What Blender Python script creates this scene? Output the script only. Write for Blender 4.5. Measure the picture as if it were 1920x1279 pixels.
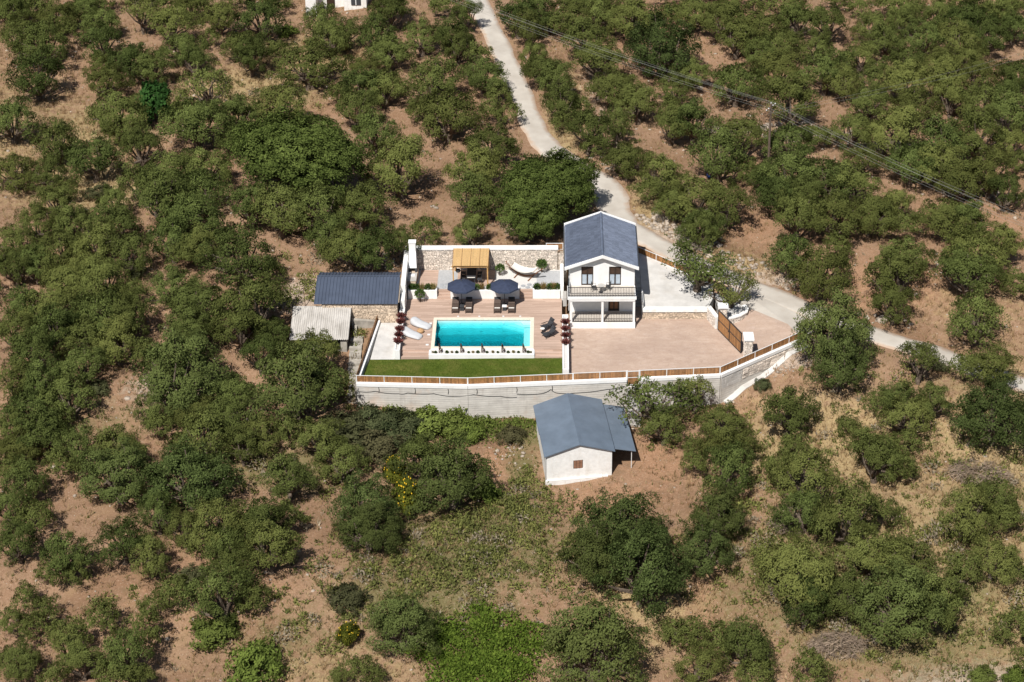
import bpy, math, random
import numpy as np
from mathutils import Vector, Matrix
scn = bpy.context.scene
for o in list(bpy.data.objects): bpy.data.objects.remove(o)
# ---------------------------------------------------------------- camera
cam_d = bpy.data.cameras.new('camera'); cam = bpy.data.objects.new('camera', cam_d)
scn.collection.objects.link(cam); scn.camera = cam
cam_d.sensor_width = 36.0; cam_d.lens = 3800.0/1920*36; cam_d.clip_start = 1.0; cam_d.clip_end = 3000.0
_P, _PSI, _RHO = math.radians(30.5), math.radians(1.4), math.radians(0.8)
_h = Vector((-math.sin(_PSI), math.cos(_PSI), 0)); _r = Vector((math.cos(_PSI), math.sin(_PSI), 0)); _u = Vector((0, 0, 1))
_fw = _h*math.cos(_P) - _u*math.sin(_P); _up = _h*math.sin(_P) + _u*math.cos(_P)
_R = _r*math.cos(_RHO) - _up*math.sin(_RHO); _V = _up*math.cos(_RHO) + _r*math.sin(_RHO)
_m = Matrix((( _R.x, _V.x, -_fw.x, 6.748), (_R.y, _V.y, -_fw.y, -163.956), (_R.z, _V.z, -_fw.z, 95.818), (0, 0, 0, 1)))
cam.matrix_world = _m
# ---------------------------------------------------------------- light
SUN_EL, SUN_SH = math.radians(54), math.radians(23)      # elevation; shadows fall 23 degrees right of straight away
wd = bpy.data.worlds.new('World'); scn.world = wd; wd.use_nodes = True
wn = wd.node_tree.nodes; wl = wd.node_tree.links
sky = wn.new('ShaderNodeTexSky'); sky.sky_type = 'NISHITA'; sky.sun_disc = False
sky.sun_elevation = SUN_EL; sky.sun_rotation = math.pi + SUN_SH; sky.altitude = 100
wl.new(sky.outputs[0], wn['Background'].inputs[0]); wn['Background'].inputs[1].default_value = 0.055
sl = bpy.data.lights.new('sun', 'SUN'); sl.energy = 5.0; sl.angle = math.radians(0.53); sl.color = (1.0, 0.965, 0.915)
so = bpy.data.objects.new('sun', sl); scn.collection.objects.link(so)
_L = Vector((math.sin(SUN_SH)*math.cos(SUN_EL), math.cos(SUN_SH)*math.cos(SUN_EL), -math.sin(SUN_EL)))
so.rotation_euler = _L.to_track_quat('-Z', 'Y').to_euler(); so.location = (-20, -40, 80)
scn.view_settings.view_transform = 'Standard'; scn.view_settings.look = 'None'
scn.view_settings.exposure = 0.23; scn.view_settings.gamma = 1.0; scn.view_settings.use_curve_mapping = False
scn.render.engine = 'CYCLES'
scn.cycles.max_bounces = 5; scn.cycles.diffuse_bounces = 2; scn.cycles.transparent_max_bounces = 8; scn.cycles.volume_bounces = 0
# ---------------------------------------------------------------- helpers
COL = scn.collection
rng = np.random.default_rng(11); rnd = random.Random(7)
ORD = 'first second third fourth fifth sixth seventh eighth ninth tenth eleventh twelfth thirteenth fourteenth'.split()
def tag(o, label, cat, group=None):
    o['label'] = label; o['category'] = cat
    if group: o['group'] = group
    return o
def kind(o, k): o['kind'] = k; return o
def empty(name, loc=(0, 0, 0), rz=0, label=None, cat=None, group=None):
    o = bpy.data.objects.new(name, None); COL.objects.link(o); o.location = loc; o.rotation_euler = (0, 0, rz); o.empty_display_size = .2
    if label: tag(o, label, cat, group)
    return o
def np_mesh(name, V, F, mat, tint=None, smooth=False):
    me = bpy.data.meshes.new(name); V = np.asarray(V, np.float32); F = np.asarray(F, np.int32); k = F.shape[1]
    me.vertices.add(len(V)); me.vertices.foreach_set('co', V.ravel())
    me.loops.add(F.size); me.loops.foreach_set('vertex_index', F.ravel())
    me.polygons.add(len(F)); me.polygons.foreach_set('loop_start', np.arange(0, F.size, k, dtype=np.int32))
    me.polygons.foreach_set('loop_total', np.full(len(F), k, np.int32))
    if smooth: me.polygons.foreach_set('use_smooth', np.ones(len(F), bool))
    if tint is not None:
        a = me.attributes.new('tint', 'FLOAT', 'POINT'); a.data.foreach_set('value', np.asarray(tint, np.float32))
    me.update(calc_edges=True); me.validate()
    if mat: me.materials.append(mat)
    return me
def link(name, me, parent=None, loc=None):
    o = bpy.data.objects.new(name, me); COL.objects.link(o)
    if parent: o.parent = parent
    if loc is not None: o.location = loc
    return o
class MB:
    """collects shapes in world (or local) coordinates, links them as one mesh object"""
    def __init__(s): s.v = []; s.f = []; s.t = []
    def add(s, vs, fs, t=.5):
        n = len(s.v); s.v += [tuple(map(float, p)) for p in vs]; s.f += [tuple(n+i for i in f) for f in fs]; s.t += [t]*len(vs); return s
    def box(s, x0, x1, y0, y1, z0, z1, t=.5):
        return s.add([(x0,y0,z0),(x1,y0,z0),(x1,y1,z0),(x0,y1,z0),(x0,y0,z1),(x1,y0,z1),(x1,y1,z1),(x0,y1,z1)],
                     [(3,2,1,0),(4,5,6,7),(0,1,5,4),(1,2,6,5),(2,3,7,6),(3,0,4,7)], t)
    def obox(s, o, u, v, w, t=.5):      # origin corner + three edge vectors
        o, u, v, w = map(np.array, (o, u, v, w)); o = o.astype(float)
        P = [o, o+u, o+u+v, o+v, o+w, o+u+w, o+u+v+w, o+v+w]
        return s.add(P, [(3,2,1,0),(4,5,6,7),(0,1,5,4),(1,2,6,5),(2,3,7,6),(3,0,4,7)], t)
    def seg(s, a, b, th, z0a, z1a, z0b=None, z1b=None, off=0, t=.5):   # wall piece along a->b (xy), thickness th, centred (+off to the left)
        a = np.array(a[:2], float); b = np.array(b[:2], float); d = (b-a)/np.linalg.norm(b-a); n = np.array((-d[1], d[0]))
        z0b = z0a if z0b is None else z0b; z1b = z1a if z1b is None else z1b
        A0, A1, B0, B1 = a+n*(off-th/2), a+n*(off+th/2), b+n*(off-th/2), b+n*(off+th/2)
        return s.add([(*A0,z0a),(*B0,z0b),(*B1,z0b),(*A1,z0a),(*A0,z1a),(*B0,z1b),(*B1,z1b),(*A1,z1a)],
                     [(3,2,1,0),(4,5,6,7),(0,1,5,4),(1,2,6,5),(2,3,7,6),(3,0,4,7)], t)
    def prism(s, poly, z0, z1, t=.5):    # ccw polygon
        n = len(poly); z0s = z0 if hasattr(z0, '__len__') else [z0]*n; z1s = z1 if hasattr(z1, '__len__') else [z1]*n
        vs = [(p[0], p[1], z) for p, z in zip(poly, z0s)] + [(p[0], p[1], z) for p, z in zip(poly, z1s)]
        return s.add(vs, [tuple(range(n-1, -1, -1)), tuple(range(n, 2*n))] + [(i, (i+1) % n, n+(i+1) % n, n+i) for i in range(n)], t)
    def tube(s, pts, r, seg=6, t=.5, cap=True):
        P = [np.array(p, float) for p in pts]; rs = r if hasattr(r, '__len__') else [r]*len(P); rings = []
        for i, p in enumerate(P):
            d = P[min(i+1, len(P)-1)]-P[max(i-1, 0)]; d = d/(np.linalg.norm(d)+1e-9)
            ref = np.array((0, 0, 1.)) if abs(d[2]) < .9 else np.array((1., 0, 0)); u = np.cross(d, ref); u /= np.linalg.norm(u); w = np.cross(d, u)
            rings.append([p+rs[i]*(u*math.cos(2*math.pi*k/seg)+w*math.sin(2*math.pi*k/seg)) for k in range(seg)])
        vs = [v for rg in rings for v in rg]; fs = []
        for i in range(len(P)-1):
            for k in range(seg): fs.append((i*seg+k, i*seg+(k+1) % seg, (i+1)*seg+(k+1) % seg, (i+1)*seg+k))
        if cap: fs += [tuple(range(seg-1, -1, -1)), tuple(range((len(P)-1)*seg, len(P)*seg))]
        return s.add(vs, fs, t)
    def lathe(s, c, prof, seg=16, t=.5):  # prof: (r,z) list
        vs = []; fs = []
        for r, z in prof:
            for k in range(seg): a = 2*math.pi*k/seg; vs.append((c[0]+r*math.cos(a), c[1]+r*math.sin(a), c[2]+z))
        for i in range(len(prof)-1):
            for k in range(seg): fs.append((i*seg+k, i*seg+(k+1) % seg, (i+1)*seg+(k+1) % seg, (i+1)*seg+k))
        fs += [tuple(range(seg-1, -1, -1)), tuple(range((len(prof)-1)*seg, len(prof)*seg))]
        return s.add(vs, fs, t)
    def build(s, name, mat, parent=None, smooth=False):
        me = bpy.data.meshes.new(name); off = Vector((0, 0, 0)) if parent is None else parent.location.copy()
        pp = parent.parent if parent is not None else None
        while pp is not None: off += pp.location; pp = pp.parent
        me.from_pydata([(v[0]-off.x, v[1]-off.y, v[2]-off.z) for v in s.v], [], s.f)
        a = me.attributes.new('tint', 'FLOAT', 'POINT'); a.data.foreach_set('value', s.t)
        if smooth:
            for p in me.polygons: p.use_smooth = True
        me.update(); me.materials.append(mat)
        return link(name, me, parent)
def copy_tree(o, parent=None):
    c = o.copy(); COL.objects.link(c)
    if parent: c.parent = parent
    for ch in [x for x in o.children]: copy_tree(ch, c)
    return c
# ---------------------------------------------------------------- materials
class NT:
    def __init__(s, name):
        s.m = bpy.data.materials.new(name); s.m.use_nodes = True; s.n = s.m.node_tree.nodes; s.l = s.m.node_tree.links
        s.b = s.n['Principled BSDF']; s.out = s.n['Material Output']
    def new(s, t, **k):
        n = s.n.new(t)
        for a, b in k.items(): setattr(n, a, b)
        return n
    def set(s, sock, val):
        if isinstance(val, bpy.types.NodeSocket): s.l.new(val, sock)
        else: sock.default_value = val if not isinstance(val, tuple) or len(val) != 3 or sock.type == 'VECTOR' else (*val, 1)
    def pos(s, world=True):
        return s.new('ShaderNodeNewGeometry').outputs['Position'] if world else s.new('ShaderNodeTexCoord').outputs['Object']
    def scale(s, v, sc):
        n = s.new('ShaderNodeVectorMath', operation='MULTIPLY'); s.set(n.inputs[0], v); n.inputs[1].default_value = sc; return n.outputs[0]
    def noise(s, v, sc, det=4, rough=.55, dist=0):
        n = s.new('ShaderNodeTexNoise'); s.set(n.inputs['Vector'], v); n.inputs['Scale'].default_value = sc; n.inputs['Detail'].default_value = det
        n.inputs['Roughness'].default_value = rough; n.inputs['Distortion'].default_value = dist; return n.outputs[0]
    def voro(s, v, sc, out='Distance', feat='F1'):
        n = s.new('ShaderNodeTexVoronoi', feature=feat); s.set(n.inputs['Vector'], v); n.inputs['Scale'].default_value = sc; return n.outputs[out]
    def ramp(s, f, lo, hi, a=0., b=1.):
        n = s.new('ShaderNodeMapRange'); n.clamp = True; s.set(n.inputs[0], f); n.inputs[1].default_value = lo; n.inputs[2].default_value = hi; n.inputs[3].default_value = a; n.inputs[4].default_value = b; return n.outputs[0]
    def mix(s, f, a, b, mode='MIX'):
        n = s.new('ShaderNodeMix', data_type='RGBA', blend_type=mode); s.set(n.inputs[0], f); s.set(n.inputs[6], a); s.set(n.inputs[7], b); return n.outputs[2]
    def math(s, op, a, b=0.):
        n = s.new('ShaderNodeMath', operation=op); s.set(n.inputs[0], a); s.set(n.inputs[1], b); return n.outputs[0]
    def attr(s, nm):
        n = s.new('ShaderNodeAttribute', attribute_name=nm); return n
    def bump(s, h, st=.3, d=.05):
        n = s.new('ShaderNodeBump'); n.inputs['Strength'].default_value = st; n.inputs['Distance'].default_value = d; s.l.new(h, n.inputs['Height']); s.l.new(n.outputs[0], s.b.inputs['Normal'])
    def done(s, col, rough=.8, spec=.3, metal=0.):
        s.set(s.b.inputs['Base Color'], col); s.set(s.b.inputs['Roughness'], rough); s.b.inputs['Specular IOR Level'].default_value = spec; s.b.inputs['Metallic'].default_value = metal; return s.m
def plain(name, col, rough=.7, spec=.3, var=.2, sc=4., bump=0., bsc=30., metal=0., tintvar=0., dirt=None):
    k = NT(name); p = k.pos(False); n = k.noise(p, sc)
    lo = tuple(c*(1-var) for c in col); hi = tuple(min(1, c*(1+var)) for c in col)
    c = k.mix(k.ramp(n, .3, .7), lo, hi)
    if tintvar:
        t = k.attr('tint').outputs['Fac']; c = k.mix(1.0, c, k.mix(t, (1-tintvar,)*3, (1+tintvar,)*3), 'MULTIPLY')
    if dirt:
        d = k.noise(k.scale(p, (1, 1, .35)), sc*.6, 6, .65); c = k.mix(k.ramp(d, .5, .75, 0, .6), c, dirt)
    if bump: k.bump(k.noise(p, bsc, 5), bump, .04)
    return k.done(c, rough, spec, metal)
WHITE = plain('white_render', (.80, .79, .77), .85, .2, .05, 1.2, .15, 12, dirt=(.66, .63, .58))
WHITE2 = plain('whitewash', (.78, .77, .74), .9, .15, .07, 2.5, .5, 5, dirt=(.62, .57, .50))
CREAM = plain('coping_stone', (.70, .62, .50), .7, .3, .08, 3)
CONC = None
def concrete():
    k = NT('board_marked_concrete'); p = k.pos(True)
    z = k.new('ShaderNodeSeparateXYZ'); k.l.new(p, z.inputs[0])
    ln = k.math('FRACT', k.math('MULTIPLY', z.outputs[2], 4.2)); line = k.ramp(ln, 0, .14, 1, 0)
    bd = k.new('ShaderNodeTexWhiteNoise', noise_dimensions='1D'); k.l.new(k.math('FLOOR', k.math('MULTIPLY', z.outputs[2], 4.2)), bd.inputs['W'])
    n = k.noise(k.scale(p, (.7, .7, 1.6)), 1.2, 6, .65)
    c = k.mix(k.ramp(n, .3, .72), (.46, .43, .39), (.70, .66, .60))
    c = k.mix(k.math('MULTIPLY', bd.outputs[0], .35), c, (.56, .53, .48))
    st = k.noise(k.scale(p, (1.4, 1.4, .16)), 1.6, 5, .7); c = k.mix(k.ramp(st, .55, .75, 0, .5), c, (.34, .30, .26))
    c = k.mix(k.math('MULTIPLY', line, .7), c, (.27, .25, .23))
    rs = k.noise(p, .55, 5, .6); c = k.mix(k.ramp(rs, .56, .7, 0, .45), c, (.58, .44, .34))
    k.bump(k.math('ADD', n, k.math('MULTIPLY', line, -.6)), .4, .04)
    return k.done(c, .9, .2)
CONC = concrete()
GREYC = plain('grey_concrete', (.44, .42, .39), .9, .2, .2, 1.1, .25, 14, dirt=(.36, .33, .29))
OLDC = plain('weathered_concrete', (.36, .33, .285), .92, .15, .28, 1.5, .4, 10, dirt=(.19, .165, .135))
PALEC = plain('pale_concrete', (.54, .52, .49), .9, .2, .13, .9, .3, 12, dirt=(.40, .36, .31))
STONE = plain('pale_limestone', (.66, .58, .50), .9, .2, .12, 6, .4, 14, tintvar=.28)
STONE2 = plain('tan_limestone', (.55, .44, .33), .9, .2, .2, 5, .4, 14, tintvar=.3)
MORTAR = plain('mortar', (.34, .28, .22), .95, .1, .15, 5)
WOODF = plain('fence_wood', (.30, .145, .055), .65, .35, .25, 6, tintvar=.3)
GATEW = plain('gate_wood', (.33, .165, .065), .6, .35, .2, 5, tintvar=.22)
BLACKM = plain('black_metal', (.022, .022, .024), .45, .5, .2)
WHITEM = plain('white_metal', (.75, .75, .74), .4, .5, .04)
DARKW = plain('dark_wood', (.040, .024, .016), .5, .4, .25)
BROWNW = plain('brown_wood', (.20, .085, .035), .55, .4, .25)
PINE = plain('pine_wood', (.52, .30, .12), .6, .3, .15, 5)
BAMBOO = plain('bamboo_mat', (.62, .40, .175), .7, .3, .08, 7, tintvar=.10)
NAVY = plain('navy_canvas', (.036, .046, .080), .85, .2, .15)
CHAR = plain('charcoal_textile', (.045, .046, .05), .85, .2, .2)
WICK = plain('brown_wicker', (.085, .060, .048), .8, .25, .25, 20)
OFFW = plain('off_white_cloth', (.70, .67, .61), .9, .1, .06)
LGREY = plain('light_grey_cloth', (.52, .525, .53), .9, .1, .06, 3)
TAN = plain('tan_wicker', (.46, .28, .14), .8, .2, .2, 18)
RUBBER = plain('black_hose', (.02, .02, .02), .6, .3, .1)
BLUEP = plain('blue_plastic', (.02, .07, .25), .4, .5, .1)
BARK = plain('bark', (.135, .105, .08), .95, .1, .4, 6, .6, 14)
DEADW = plain('dead_branches', (.25, .19, .14), .95, .1, .3, 4, tintvar=.4)
ROCK = plain('rock', (.36, .30, .24), .92, .2, .22, 4, .5, 9, tintvar=.25)
PVC = plain('pole_wood', (.13, .095, .07), .8, .2, .2)
WIRE = plain('cable', (.24, .24, .22), .6, .3, .05)
GRAVEL = plain('white_gravel', (.60, .58, .55), .95, .1, .12, 9, .6, 40)
GRGREY = plain('grey_gravel', (.40, .405, .41), .95, .1, .14, 8, .6, 40)
SOILB = plain('planter_soil', (.36, .30, .24), .95, .1, .3, 6, .4)
SOLAR = plain('dark_panel', (.05, .052, .058), .4, .4, .1)
FLAG = plain('stepping_stone', (.33, .34, .35), .85, .2, .15, 6)
SHUT = plain('rusty_shutter', (.30, .16, .10), .8, .2, .2)
def glass_mat():
    k = NT('window_glass'); p = k.pos(False); k.b.inputs['Metallic'].default_value = 0
    return k.done(k.mix(k.ramp(k.noise(p, 1.5), .4, .6), (.10, .15, .20), (.20, .26, .31)), .08, .8)
GLASS = glass_mat()
CURT = plain('curtain', (.42, .48, .54), .8, .2, .1)  # pale blue reflection of the door panes put into the base colour
def roofmat(name, col, rough=.5, tv=.0, wear=(.25, .25, .26)):
    k = NT(name); p = k.pos(False); n = k.noise(p, .8, 6, .6)
    c = k.mix(k.ramp(n, .3, .7), tuple(x*.85 for x in col), tuple(x*1.15 for x in col)); w = k.noise(p, 2.6, 6, .7)
    c = k.mix(k.ramp(w, .6, .8, 0, .35), c, wear); return k.done(c, rough, .4)
def tilemat_roof():
    k = NT('anthracite_tile'); p = k.pos(False); n = k.noise(p, .8, 6, .6); q = k.new('ShaderNodeVectorMath', operation='FLOOR'); k.l.new(k.scale(p, (3.0, 4.76, 0)), q.inputs[0])
    w = k.new('ShaderNodeTexWhiteNoise', noise_dimensions='3D'); k.l.new(q.outputs[0], w.inputs[0])
    c = k.mix(k.ramp(n, .3, .7), (.105, .124, .168), (.135, .160, .215)); c = k.mix(1.0, c, k.mix(w.outputs[0], (.84,)*3, (1.2,)*3), 'MULTIPLY'); return k.done(c, .5, .4)
TILE = tilemat_roof()
SHEETB = roofmat('blue_black_sheet', (.070, .086, .122), .42, wear=(.12, .13, .15))
SHEETG = roofmat('grey_blue_sheet', (.125, .158, .200), .55, wear=(.24, .26, .27))
def fibre():
    k = NT('fibre_cement'); p = k.pos(False); n = k.noise(k.scale(p, (1, .35, 1)), 1.7, 6, .65)
    c = k.mix(k.ramp(n, .3, .7), (.36, .335, .30), (.56, .53, .49)); st = k.noise(k.scale(p, (2.2, .25, 1)), 1.4, 6, .7)
    c = k.mix(k.ramp(st, .52, .75, 0, .7), c, (.20, .18, .155)); return k.done(c, .95, .1)
FIBRE = fibre()
def deckmat():
    k = NT('deck_boards'); p = k.pos(True); s = k.new('ShaderNodeSeparateXYZ'); k.l.new(p, s.inputs[0])
    y = k.math('MULTIPLY', s.outputs[1], 6.9); fr = k.math('FRACT', y); idx = k.math('FLOOR', y)
    wnz = k.new('ShaderNodeTexWhiteNoise', noise_dimensions='2D'); v = k.new('ShaderNodeCombineXYZ'); k.l.new(idx, v.inputs[0])
    k.l.new(k.math('FLOOR', k.math('ADD', k.math('MULTIPLY', s.outputs[0], .42), k.math('MULTIPLY', idx, .37))), v.inputs[1]); k.l.new(v.outputs[0], wnz.inputs[0])
    c = k.mix(wnz.outputs[0], (.36, .25, .19), (.52, .375, .295)); n = k.noise(k.scale(p, (.4, 6, 1)), 1.5, 5)
    c = k.mix(k.ramp(n, .35, .65, 0, .35), c, (.45, .33, .26)); g = k.ramp(fr, 0, .10, 1, 0)
    c = k.mix(k.math('MULTIPLY', g, .75), c, (.07, .045, .03)); k.bump(g, -.5, .01); return k.done(c, .7, .3)
DECK = deckmat()
def yardmat():
    k = NT('stamped_concrete'); p = k.pos(True); n = k.noise(k.scale(p, (.6, 1.5, 1)), .8, 7, .7, .4); n2 = k.noise(k.scale(p, (.7, 1.4, 1)), 2.4, 6, .7); n3 = k.noise(p, .22, 3)
    c = k.mix(k.ramp(n, .32, .68), (.385, .275, .21), (.49, .37, .29)); c = k.mix(k.ramp(n2, .5, .75, 0, .45), c, (.56, .46, .40))
    c = k.mix(k.ramp(n3, .45, .7, 0, .4), c, (.33, .235, .185)); e = k.voro(p, 2.3, feat='DISTANCE_TO_EDGE'); ed = k.ramp(e, 0, .05, 1, 0)
    c = k.mix(k.math('MULTIPLY', ed, .25), c, (.22, .15, .12)); k.bump(k.math('ADD', n2, k.math('MULTIPLY', ed, -.5)), .3, .02); return k.done(c, .75, .3)
YARD = yardmat()
def roadmat():
    k = NT('worn_concrete_road'); p = k.pos(True); n = k.noise(p, .4, 6, .65); n2 = k.noise(p, 3.2, 6, .7)
    c = k.mix(k.ramp(n, .3, .7), (.40, .36, .31), (.53, .49, .43)); c = k.mix(k.ramp(n2, .52, .75, 0, .5), c, (.36, .29, .23))
    t = k.attr('tint').outputs['Fac']; e = k.math('ADD', t, k.math('MULTIPLY', k.math('SUBTRACT', k.noise(p, 1.1, 5), .5), .9)); c = k.mix(k.ramp(e, .62, .95, 0, .75), c, (.42, .29, .20))
    k.bump(n2, .35, .03); return k.done(c, .92, .2)
ROADM = roadmat()
def lawnmat():
    k = NT('lawn_turf'); p = k.pos(True); n = k.noise(p, .8, 6, .65); n2 = k.noise(p, 9, 4); c = k.mix(k.ramp(n, .3, .7), (.050, .078, .010), (.105, .135, .022)); c = k.mix(k.ramp(n2, .4, .7, 0, .5), c, (.035, .062, .008))
    pt = k.noise(p, .45, 5, .7); c = k.mix(k.ramp(pt, .48, .7, 0, .7), c, (.16, .14, .04)); k.bump(n2, .8, .03); return k.done(c, .95, .1)
LAWN = lawnmat()
def leafmat(name, a, b, c3=None, trans=.22, rough=.6):
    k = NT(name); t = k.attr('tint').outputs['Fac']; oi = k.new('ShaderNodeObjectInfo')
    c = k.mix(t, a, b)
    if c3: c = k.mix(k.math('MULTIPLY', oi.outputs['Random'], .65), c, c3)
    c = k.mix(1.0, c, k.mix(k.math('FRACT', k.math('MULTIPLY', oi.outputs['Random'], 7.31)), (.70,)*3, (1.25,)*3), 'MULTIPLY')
    m = k.m; k.n.remove(k.b); df = k.new('ShaderNodeBsdfDiffuse'); k.set(df.inputs[0], c); tr = k.new('ShaderNodeBsdfTranslucent'); k.set(tr.inputs[0], c); mx = k.new('ShaderNodeMixShader'); mx.inputs[0].default_value = trans
    k.l.new(df.outputs[0], mx.inputs[1]); k.l.new(tr.outputs[0], mx.inputs[2]); k.l.new(mx.outputs[0], k.out.inputs[0]); return m
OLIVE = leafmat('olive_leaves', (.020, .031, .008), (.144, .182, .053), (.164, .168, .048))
OLIVED = leafmat('dark_olive_leaves', (.018, .029, .008), (.126, .166, .052), (.132, .150, .045))
CAROB = leafmat('carob_leaves', (.026, .040, .009), (.145, .185, .048))
BUSH = leafmat('bush_leaves', (.050, .075, .014), (.170, .225, .045), (.15, .17, .05))
SHRUB = leafmat('shrub_leaves', (.035, .048, .02), (.12, .135, .06), (.14, .12, .06))
FIG = leafmat('fig_leaves', (.022, .055, .014), (.06, .14, .035), rough=.35)
CITRUS = leafmat('citrus_leaves', (.05, .07, .012), (.20, .20, .03), rough=.4)
FRUIT = plain('yellow_fruit', (.75, .48, .03), .5, .3, .1)
VINE = leafmat('vine_leaves', (.05, .085, .012), (.15, .205, .034))
REDL = leafmat('red_leaves', (.10, .034, .032), (.27, .10, .085))
SPIKY = leafmat('ornamental_grass', (.09, .09, .03), (.28, .25, .10), (.32, .18, .07))
GREENP = leafmat('green_plant', (.03, .055, .015), (.10, .15, .04))
RUSTP = leafmat('brown_plant', (.10, .055, .035), (.24, .145, .095))
SCRUBG = leafmat('scrub_leaves', (.05, .068, .018), (.19, .215, .062), (.20, .17, .07))
STRAW = leafmat('dry_grass_blades', (.24, .135, .06), (.56, .42, .24), trans=.15)
WEED = leafmat('green_weed_blades', (.07, .08, .02), (.22, .22, .07), trans=.2)
THIST = leafmat('grey_weed_blades', (.20, .165, .115), (.38, .32, .23), trans=.1)
CP=np.array([(-11.3,-8.4,-2.9),(-6,-9.2,-3.4),(-1,-9.4,-4.0),(8,-9.2,-4.2),(15,-8.6,-3.9),(21.8,-7.2,-3.6),(25.5,-4.8,-2.4),(30.1,-1.6,-1.0),(33,-1,-.8),
(6,-18.5,-4.75),(12,-17.3,-4.3),(14,-15,-4.2),(9,-13,-4.3),(0,-20,-5),(-10,-20,-4.6),(-25,-20,-4.4),(-40,-20,-4),(20,-20,-4.3),(35,-20,-4),(55,-20,-4),
(-40,-45,-6),(-20,-45,-6.2),(0,-45,-6.3),(20,-45,-6.2),(40,-45,-6),(-80,-60,-7),(80,-60,-7),(0,-90,-9),(-80,-20,-4),(85,-20,-4),
(-12,-4,-2.4),(-13,-8,-2.9),(-20,-8,-2.6),(-19,0,-1.5),(-17,5,.6),(-22,6,.5),(-16,9,.8),(-30,0,-1),(-30,10,.6),(-45,0,-1),(-60,0,-1),(-85,0,-1),(-11.6,0,-1.2),(-11,2.3,-.5),(-14,1,-1),
(-12,10,.9),(-9,11,.9),(-6,13,1.2),(0,13,1.2),(7,13,1.2),(11,14,1.2),(15.5,15.5,1.2),(22.5,9.5,.6),(27,6.5,.1),(31,3,-.2),(37,-.5,-.6),
(12,22,1.5),(12,28,2),(5,37,2),(1,56,3),(-2.4,72,4),(-30,40,2),(-60,40,2),(-85,40,2),(40,40,2.2),(60,40,2),(85,40,2),(30,32,1.5),(35,15,1),(50,10,.8),(60,-5,-.8),(85,0,-.6),(44,-4.6,-1),(-30,25,1.3),(-50,20,.8),(-15,25,1.5),
(0,100,4.5),(-70,90,4),(70,90,4),(40,70,3.2),(-40,65,3),(0,160,6),(-120,120,5),(120,120,5),(0,300,9),(300,150,7),(-300,150,7),(300,-50,-4),(-300,-50,-4),(0,-300,-16),(0,600,14)],float)
ROAD=np.array([(-4.6,84,4.6),(-2.7,74.5,4.0),(.0,63.5,3.4),(1.5,56,3.0),(3.0,49.5,2.6),(4.4,42,2.2),(6.2,36.6,2.0),(9.0,31.8,1.95),(12.2,27.4,1.8),(12.9,22.5,1.5),(14.2,19.2,1.35),(17.7,15.2,1.05),(22.6,10.9,.6),(27.5,7.3,.15),(31.9,3.9,-.2),(36.9,.6,-.6),(42.0,-2.2,-.95),(47,-5.6,-1.2),(56,-11,-1.8),(70,-18,-2.6)],float)
def catmull(P,n=8):
    Q=[]
    for i in range(len(P)-1):
        a=P[max(i-1,0)];b=P[i];c=P[i+1];d=P[min(i+2,len(P)-1)]
        for k in range(n):
            t=k/n
            Q.append(.5*((2*b)+(-a+c)*t+(2*a-5*b+4*c-d)*t*t+(-a+3*b-3*c+d)*t**3))
    Q.append(P[-1]); return np.array(Q)
ROADC=catmull(ROAD,4)
PLOT=[(-11.0,-7.75),(-1.1,-8.2),(21.7,-6.4),(29.9,-.35),(31.4,1.6),(26.6,6.1),(22.2,8.2),(15.1,14.35),(14.6,12.6),(8.0,12.6),(8.0,12.2),(-7.9,12.2),(-8.1,3.1),(-9.95,3.1)]
def in_poly(x,y,P):
    r=np.zeros(np.shape(x),bool); n=len(P)
    for i in range(n):
        x0,y0=P[i];x1,y1=P[(i+1)%n]
        if y0==y1: continue
        c=((y0>y)!=(y1>y))&(x<(x1-x0)*(y-y0)/(y1-y0)+x0)
        r^=c
    return r
def road_near(x,y):
    sh=np.shape(x); X=np.ravel(x);Y=np.ravel(y)
    best=np.full(X.shape,1e9); zz=np.zeros(X.shape); sd=np.zeros(X.shape)
    for i in range(len(ROADC)-1):
        a=ROADC[i];b=ROADC[i+1];d=b-a;L=d[0]**2+d[1]**2
        t=np.clip(((X-a[0])*d[0]+(Y-a[1])*d[1])/L,0,1)
        q=np.hypot(X-a[0]-t*d[0],Y-a[1]-t*d[1]); m=q<best
        best=np.where(m,q,best); zz=np.where(m,a[2]+t*d[2],zz)
        sd=np.where(m,np.sign(d[0]*(Y-a[1])-d[1]*(X-a[0])),sd)
    return best.reshape(sh),zz.reshape(sh),sd.reshape(sh)
def bumps(x,y):
    return .10*np.sin(x*.9+1.3*np.sin(y*.37))*np.sin(y*.83+.9*np.sin(x*.31))+.18*np.sin(x*.23+1)*np.sin(y*.29+2)+.05*np.sin(2.3*x+y)*np.sin(2.1*y-.6*x)
def terr(x,y,clamp=True):
    x=np.asarray(x,float);y=np.asarray(y,float)
    num=np.zeros(x.shape);den=np.zeros(x.shape)
    for cx,cy,cz in CP:
        w=1/((x-cx)**2+(y-cy)**2+4.)**1.75
        num+=w*cz;den+=w
    z=num/den+bumps(x,y)
    d,rz,sd=road_near(x,y)
    t=np.clip((d-1.9)/2.2,0,1);t=t*t*(3-2*t)
    z=(rz-.07)*(1-t)+z*t
    # rough bank on the right (upslope) side of the road
    bank=np.clip(1-np.abs(d-3.6)/1.6,0,1)*(sd>0)*(y>6)*(y<60)
    z=z+.45*bank
    if clamp:
        z=np.where(in_poly(x,y,PLOT),np.minimum(z,-1.3),z)
    return z
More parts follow.
